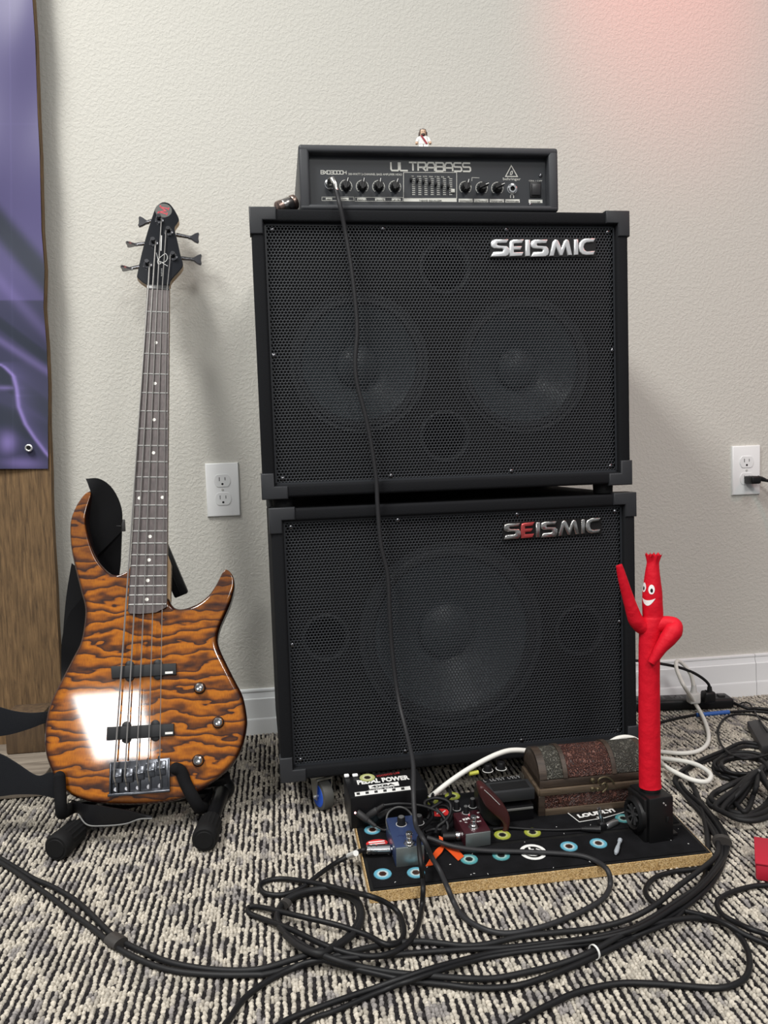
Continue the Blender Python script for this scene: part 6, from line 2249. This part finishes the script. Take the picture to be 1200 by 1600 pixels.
obj('cord', [tube_bm(smooth_path([sp_(1109, 1077), sp_(1107, 1069), sp_(1098, 1060), sp_(1082, 1050.5, -.002), sp_(1060, 1042.5, -.003), sp_(1035, 1037.5, -.002), sp_(1005, 1033), sp_(960, 1034), sp_(930, 1060)], 6), .0032, 12)], BLACK, bpc)
obj('strip_cable', [tube_bm(smooth_path([SMx @ Vector((SL - .003, .024, .012)), onz(1165, 1106, .006), onz(1185, 1107, .004), onz(1210, 1110, .004), onz(1260, 1118, .004)], 6), .0035, 12)], BLACK, pst)

# patch leads tangled between the pedals
tl = [[(655, 1296, .03), (668, 1286, .02), (676, 1275, .02), (672, 1262, .03), (664, 1258, .036), (666, 1251, .04), (680, 1247, .042), (696, 1250, .04), (704, 1258, .034), (703, 1272, .026), (694, 1284, .02), (684, 1292, .014), (680, 1303, .010)],
      [(664, 1300, .012), (676, 1296, .012), (690, 1296, .012), (700, 1286, .014), (706, 1276, .016), (700, 1262, .024), (688, 1258, .028), (676, 1266, .022), (668, 1280, .014)],
      [(621, 1306, .010), (609, 1300, .020), (604, 1284, .028), (607, 1270, .036), (618, 1262, .04), (630, 1262, .04), (640, 1269, .034), (648, 1282, .024)],
      [(672, 1252, .028), (680, 1262, .03), (692, 1275, .024), (700, 1290, .016), (697, 1300, .010)],
      [(668, 1266, .030), (682, 1258, .034), (696, 1249, .036), (704, 1243, .03), (700, 1232, .024), (690, 1226, .02), (680, 1230, .022), (676, 1244, .024)]]
tl_lab = ['black patch lead knotted in a loop between the blue and maroon pedals', 'black patch lead lying low beside the maroon pedal', 'thin grey lead arching in a ring behind the blue pedal', 'short black patch lead running down to the orange ribbon', 'black patch lead hooked over the back of the pedalboard']
for i_, s_ in enumerate(tl):
    P = smooth_path([PB.pt(u, v, h_2) for u, v, h_2 in s_], 6)
    o_ = obj('patch_lead', [tube_bm(P, .0016 if i_ == 2 else .0026, 12)], mat('grey_thin_lead', (.05, .05, .05), .5) if i_ == 2 else RUBBER, origin=tuple(PB.pt(s_[0][0], s_[0][1])))
    tag(o_, tl_lab[i_], 'cable', 'patch leads on the pedalboard')

# red box
rbx = thing('red_box', 'red box at the right edge of the carpet', 'box', onz(1190, 1376))
r0_ = onz(1181, 1376, 0)
RBM = T(r0_) @ Rz(-.54)
obj('carton', [(box_bm((0, 0, .0005), (.13, .078, .024), .003, 2), RBM)], mat('red_card', (.42, .008, .028), .6, bump=(70, .2, .001)), rbx)
obj('lid_flap', [(box_bm((-.001, -.0012, .0235), (.131, .079, .0265), .0012, 2), RBM)], mat('red_card', (.42, .008, .028), .6), rbx)

# ================================================================== ON TOP OF THE STACK
fgp = ony(661, 214, -.395)
fg = thing('toy_figurine', 'tiny toy figurine in white robe with red sash standing on the amplifier', 'figurine', (fgp.x, -.395, AZ1))
FM = T(fgp.x, -.395, AZ1) @ Rz(-.1)
ROBE = mat('white_toy_plastic', (.82, .81, .78), .3)
SKIN = mat('toy_skin', (.66, .44, .30), .35)
BRN = mat('brown_toy_hair', (.055, .03, .02), .4)
torso = [(-.0082, .0125), (.0082, .0125), (.0058, .0265), (-.0058, .0265)]
obj('robe', [(prism_bm(torso, -.0040, .0040, .0008), FM @ Rx(PI / 2)), (box_bm((-.0084, -.0042, .0), (-.0004, .0042, .0126), .0008), FM), (box_bm((.0004, -.0042, 0), (.0084, .0042, .0126), .0008), FM)], ROBE, fg)
for s_ in (-1, 1):
    ar_ = obj('arm', [(tube_bm(smooth_path([(s_ * .0055, 0, .0248), (s_ * .0090, -.0005, .0215), (s_ * .0108, -.0030, .0160)], 4), .0026, 10), FM)], ROBE, fg)
    obj('hand', [(sphere_bm(.0026, 10, 8), FM @ T(s_ * .0112, -.0040, .0142))], SKIN, ar_)
obj('sash', [(prism_bm([(-.0052, .0268), (-.0020, .0268), (.0068, .0140), (.0066, .0128), (.0040, .0128)], 0, .0012), FM @ T(0, -.0040, 0) @ Rx(PI / 2))], mat('dark_red_sash', (.32, .02, .035), .5), fg)
hd = obj('head', [(lathe_bm([(.0030, .0262), (.0046, .0272), (.0050, .0290), (.0050, .0345), (.0046, .0362), (.002, .0368)], 20), FM)], SKIN, fg)
obj('hair', [(lathe_bm([(.0062, .0300), (.0060, .0350), (.0052, .0378), (.0030, .0390), (.0005, .0392)], 20, False, True), FM @ T(0, .0018, 0)), (box_bm((-.0074, -.0005, .0232), (-.0044, .0058, .0345), .0014), FM), (box_bm((.0044, -.0005, .0232), (.0074, .0058, .0345), .0014), FM), (box_bm((-.006, .0035, .0235), (.006, .0065, .034), .0014), FM)], BRN, hd)
obj('beard', [(sphere_bm(.0036, 12, 8, (1, .6, .8)), FM @ T(0, -.0036, .0282))], BRN, hd)
for s_ in (-1, 1):
    obj('eye', [(sphere_bm(.0006, 8, 6), FM @ T(s_ * .0017, -.0048, .0332))], BLACKM, hd)

cn0, cn1 = ony(436, 325, -.40), ony(461, 309, -.40)
cn = thing('cable_connector', 'bronze and silver barrel connector lying on the upper cabinet beside the amplifier', 'connector', (cn0.x + .01, -.40, .9938))
dcn = (cn1 - cn0)
cL = dcn.length
BRONZE = mat('dark_bronze', (.30, .22, .19), .30, 1.0)
CNM = T(Vector((cn0.x + .001, -.40, .9938 + .0145))) @ rot_to(Vector((dcn.x, .012, dcn.z * .80)))
obj('barrel', [(lathe_bm([(.0075, -.006), (.0105, -.004), (.0112, 0), (.0112, cL * .14), (.0098, cL * .17)], 12), CNM), (lathe_bm([(.0112, cL * .75), (.0122, cL * .80), (.0122, cL * .97), (.0108, cL)], 12), CNM)], BRONZE, cn)
obj('ribbed_sleeve', [(lathe_bm([(.0104, cL * .16), (.0112, cL * .20), (.0112, cL * .72), (.0104, cL * .76)], 10), CNM)], mat('worn_steel', (.35, .33, .32), .25, 1.0), cn)
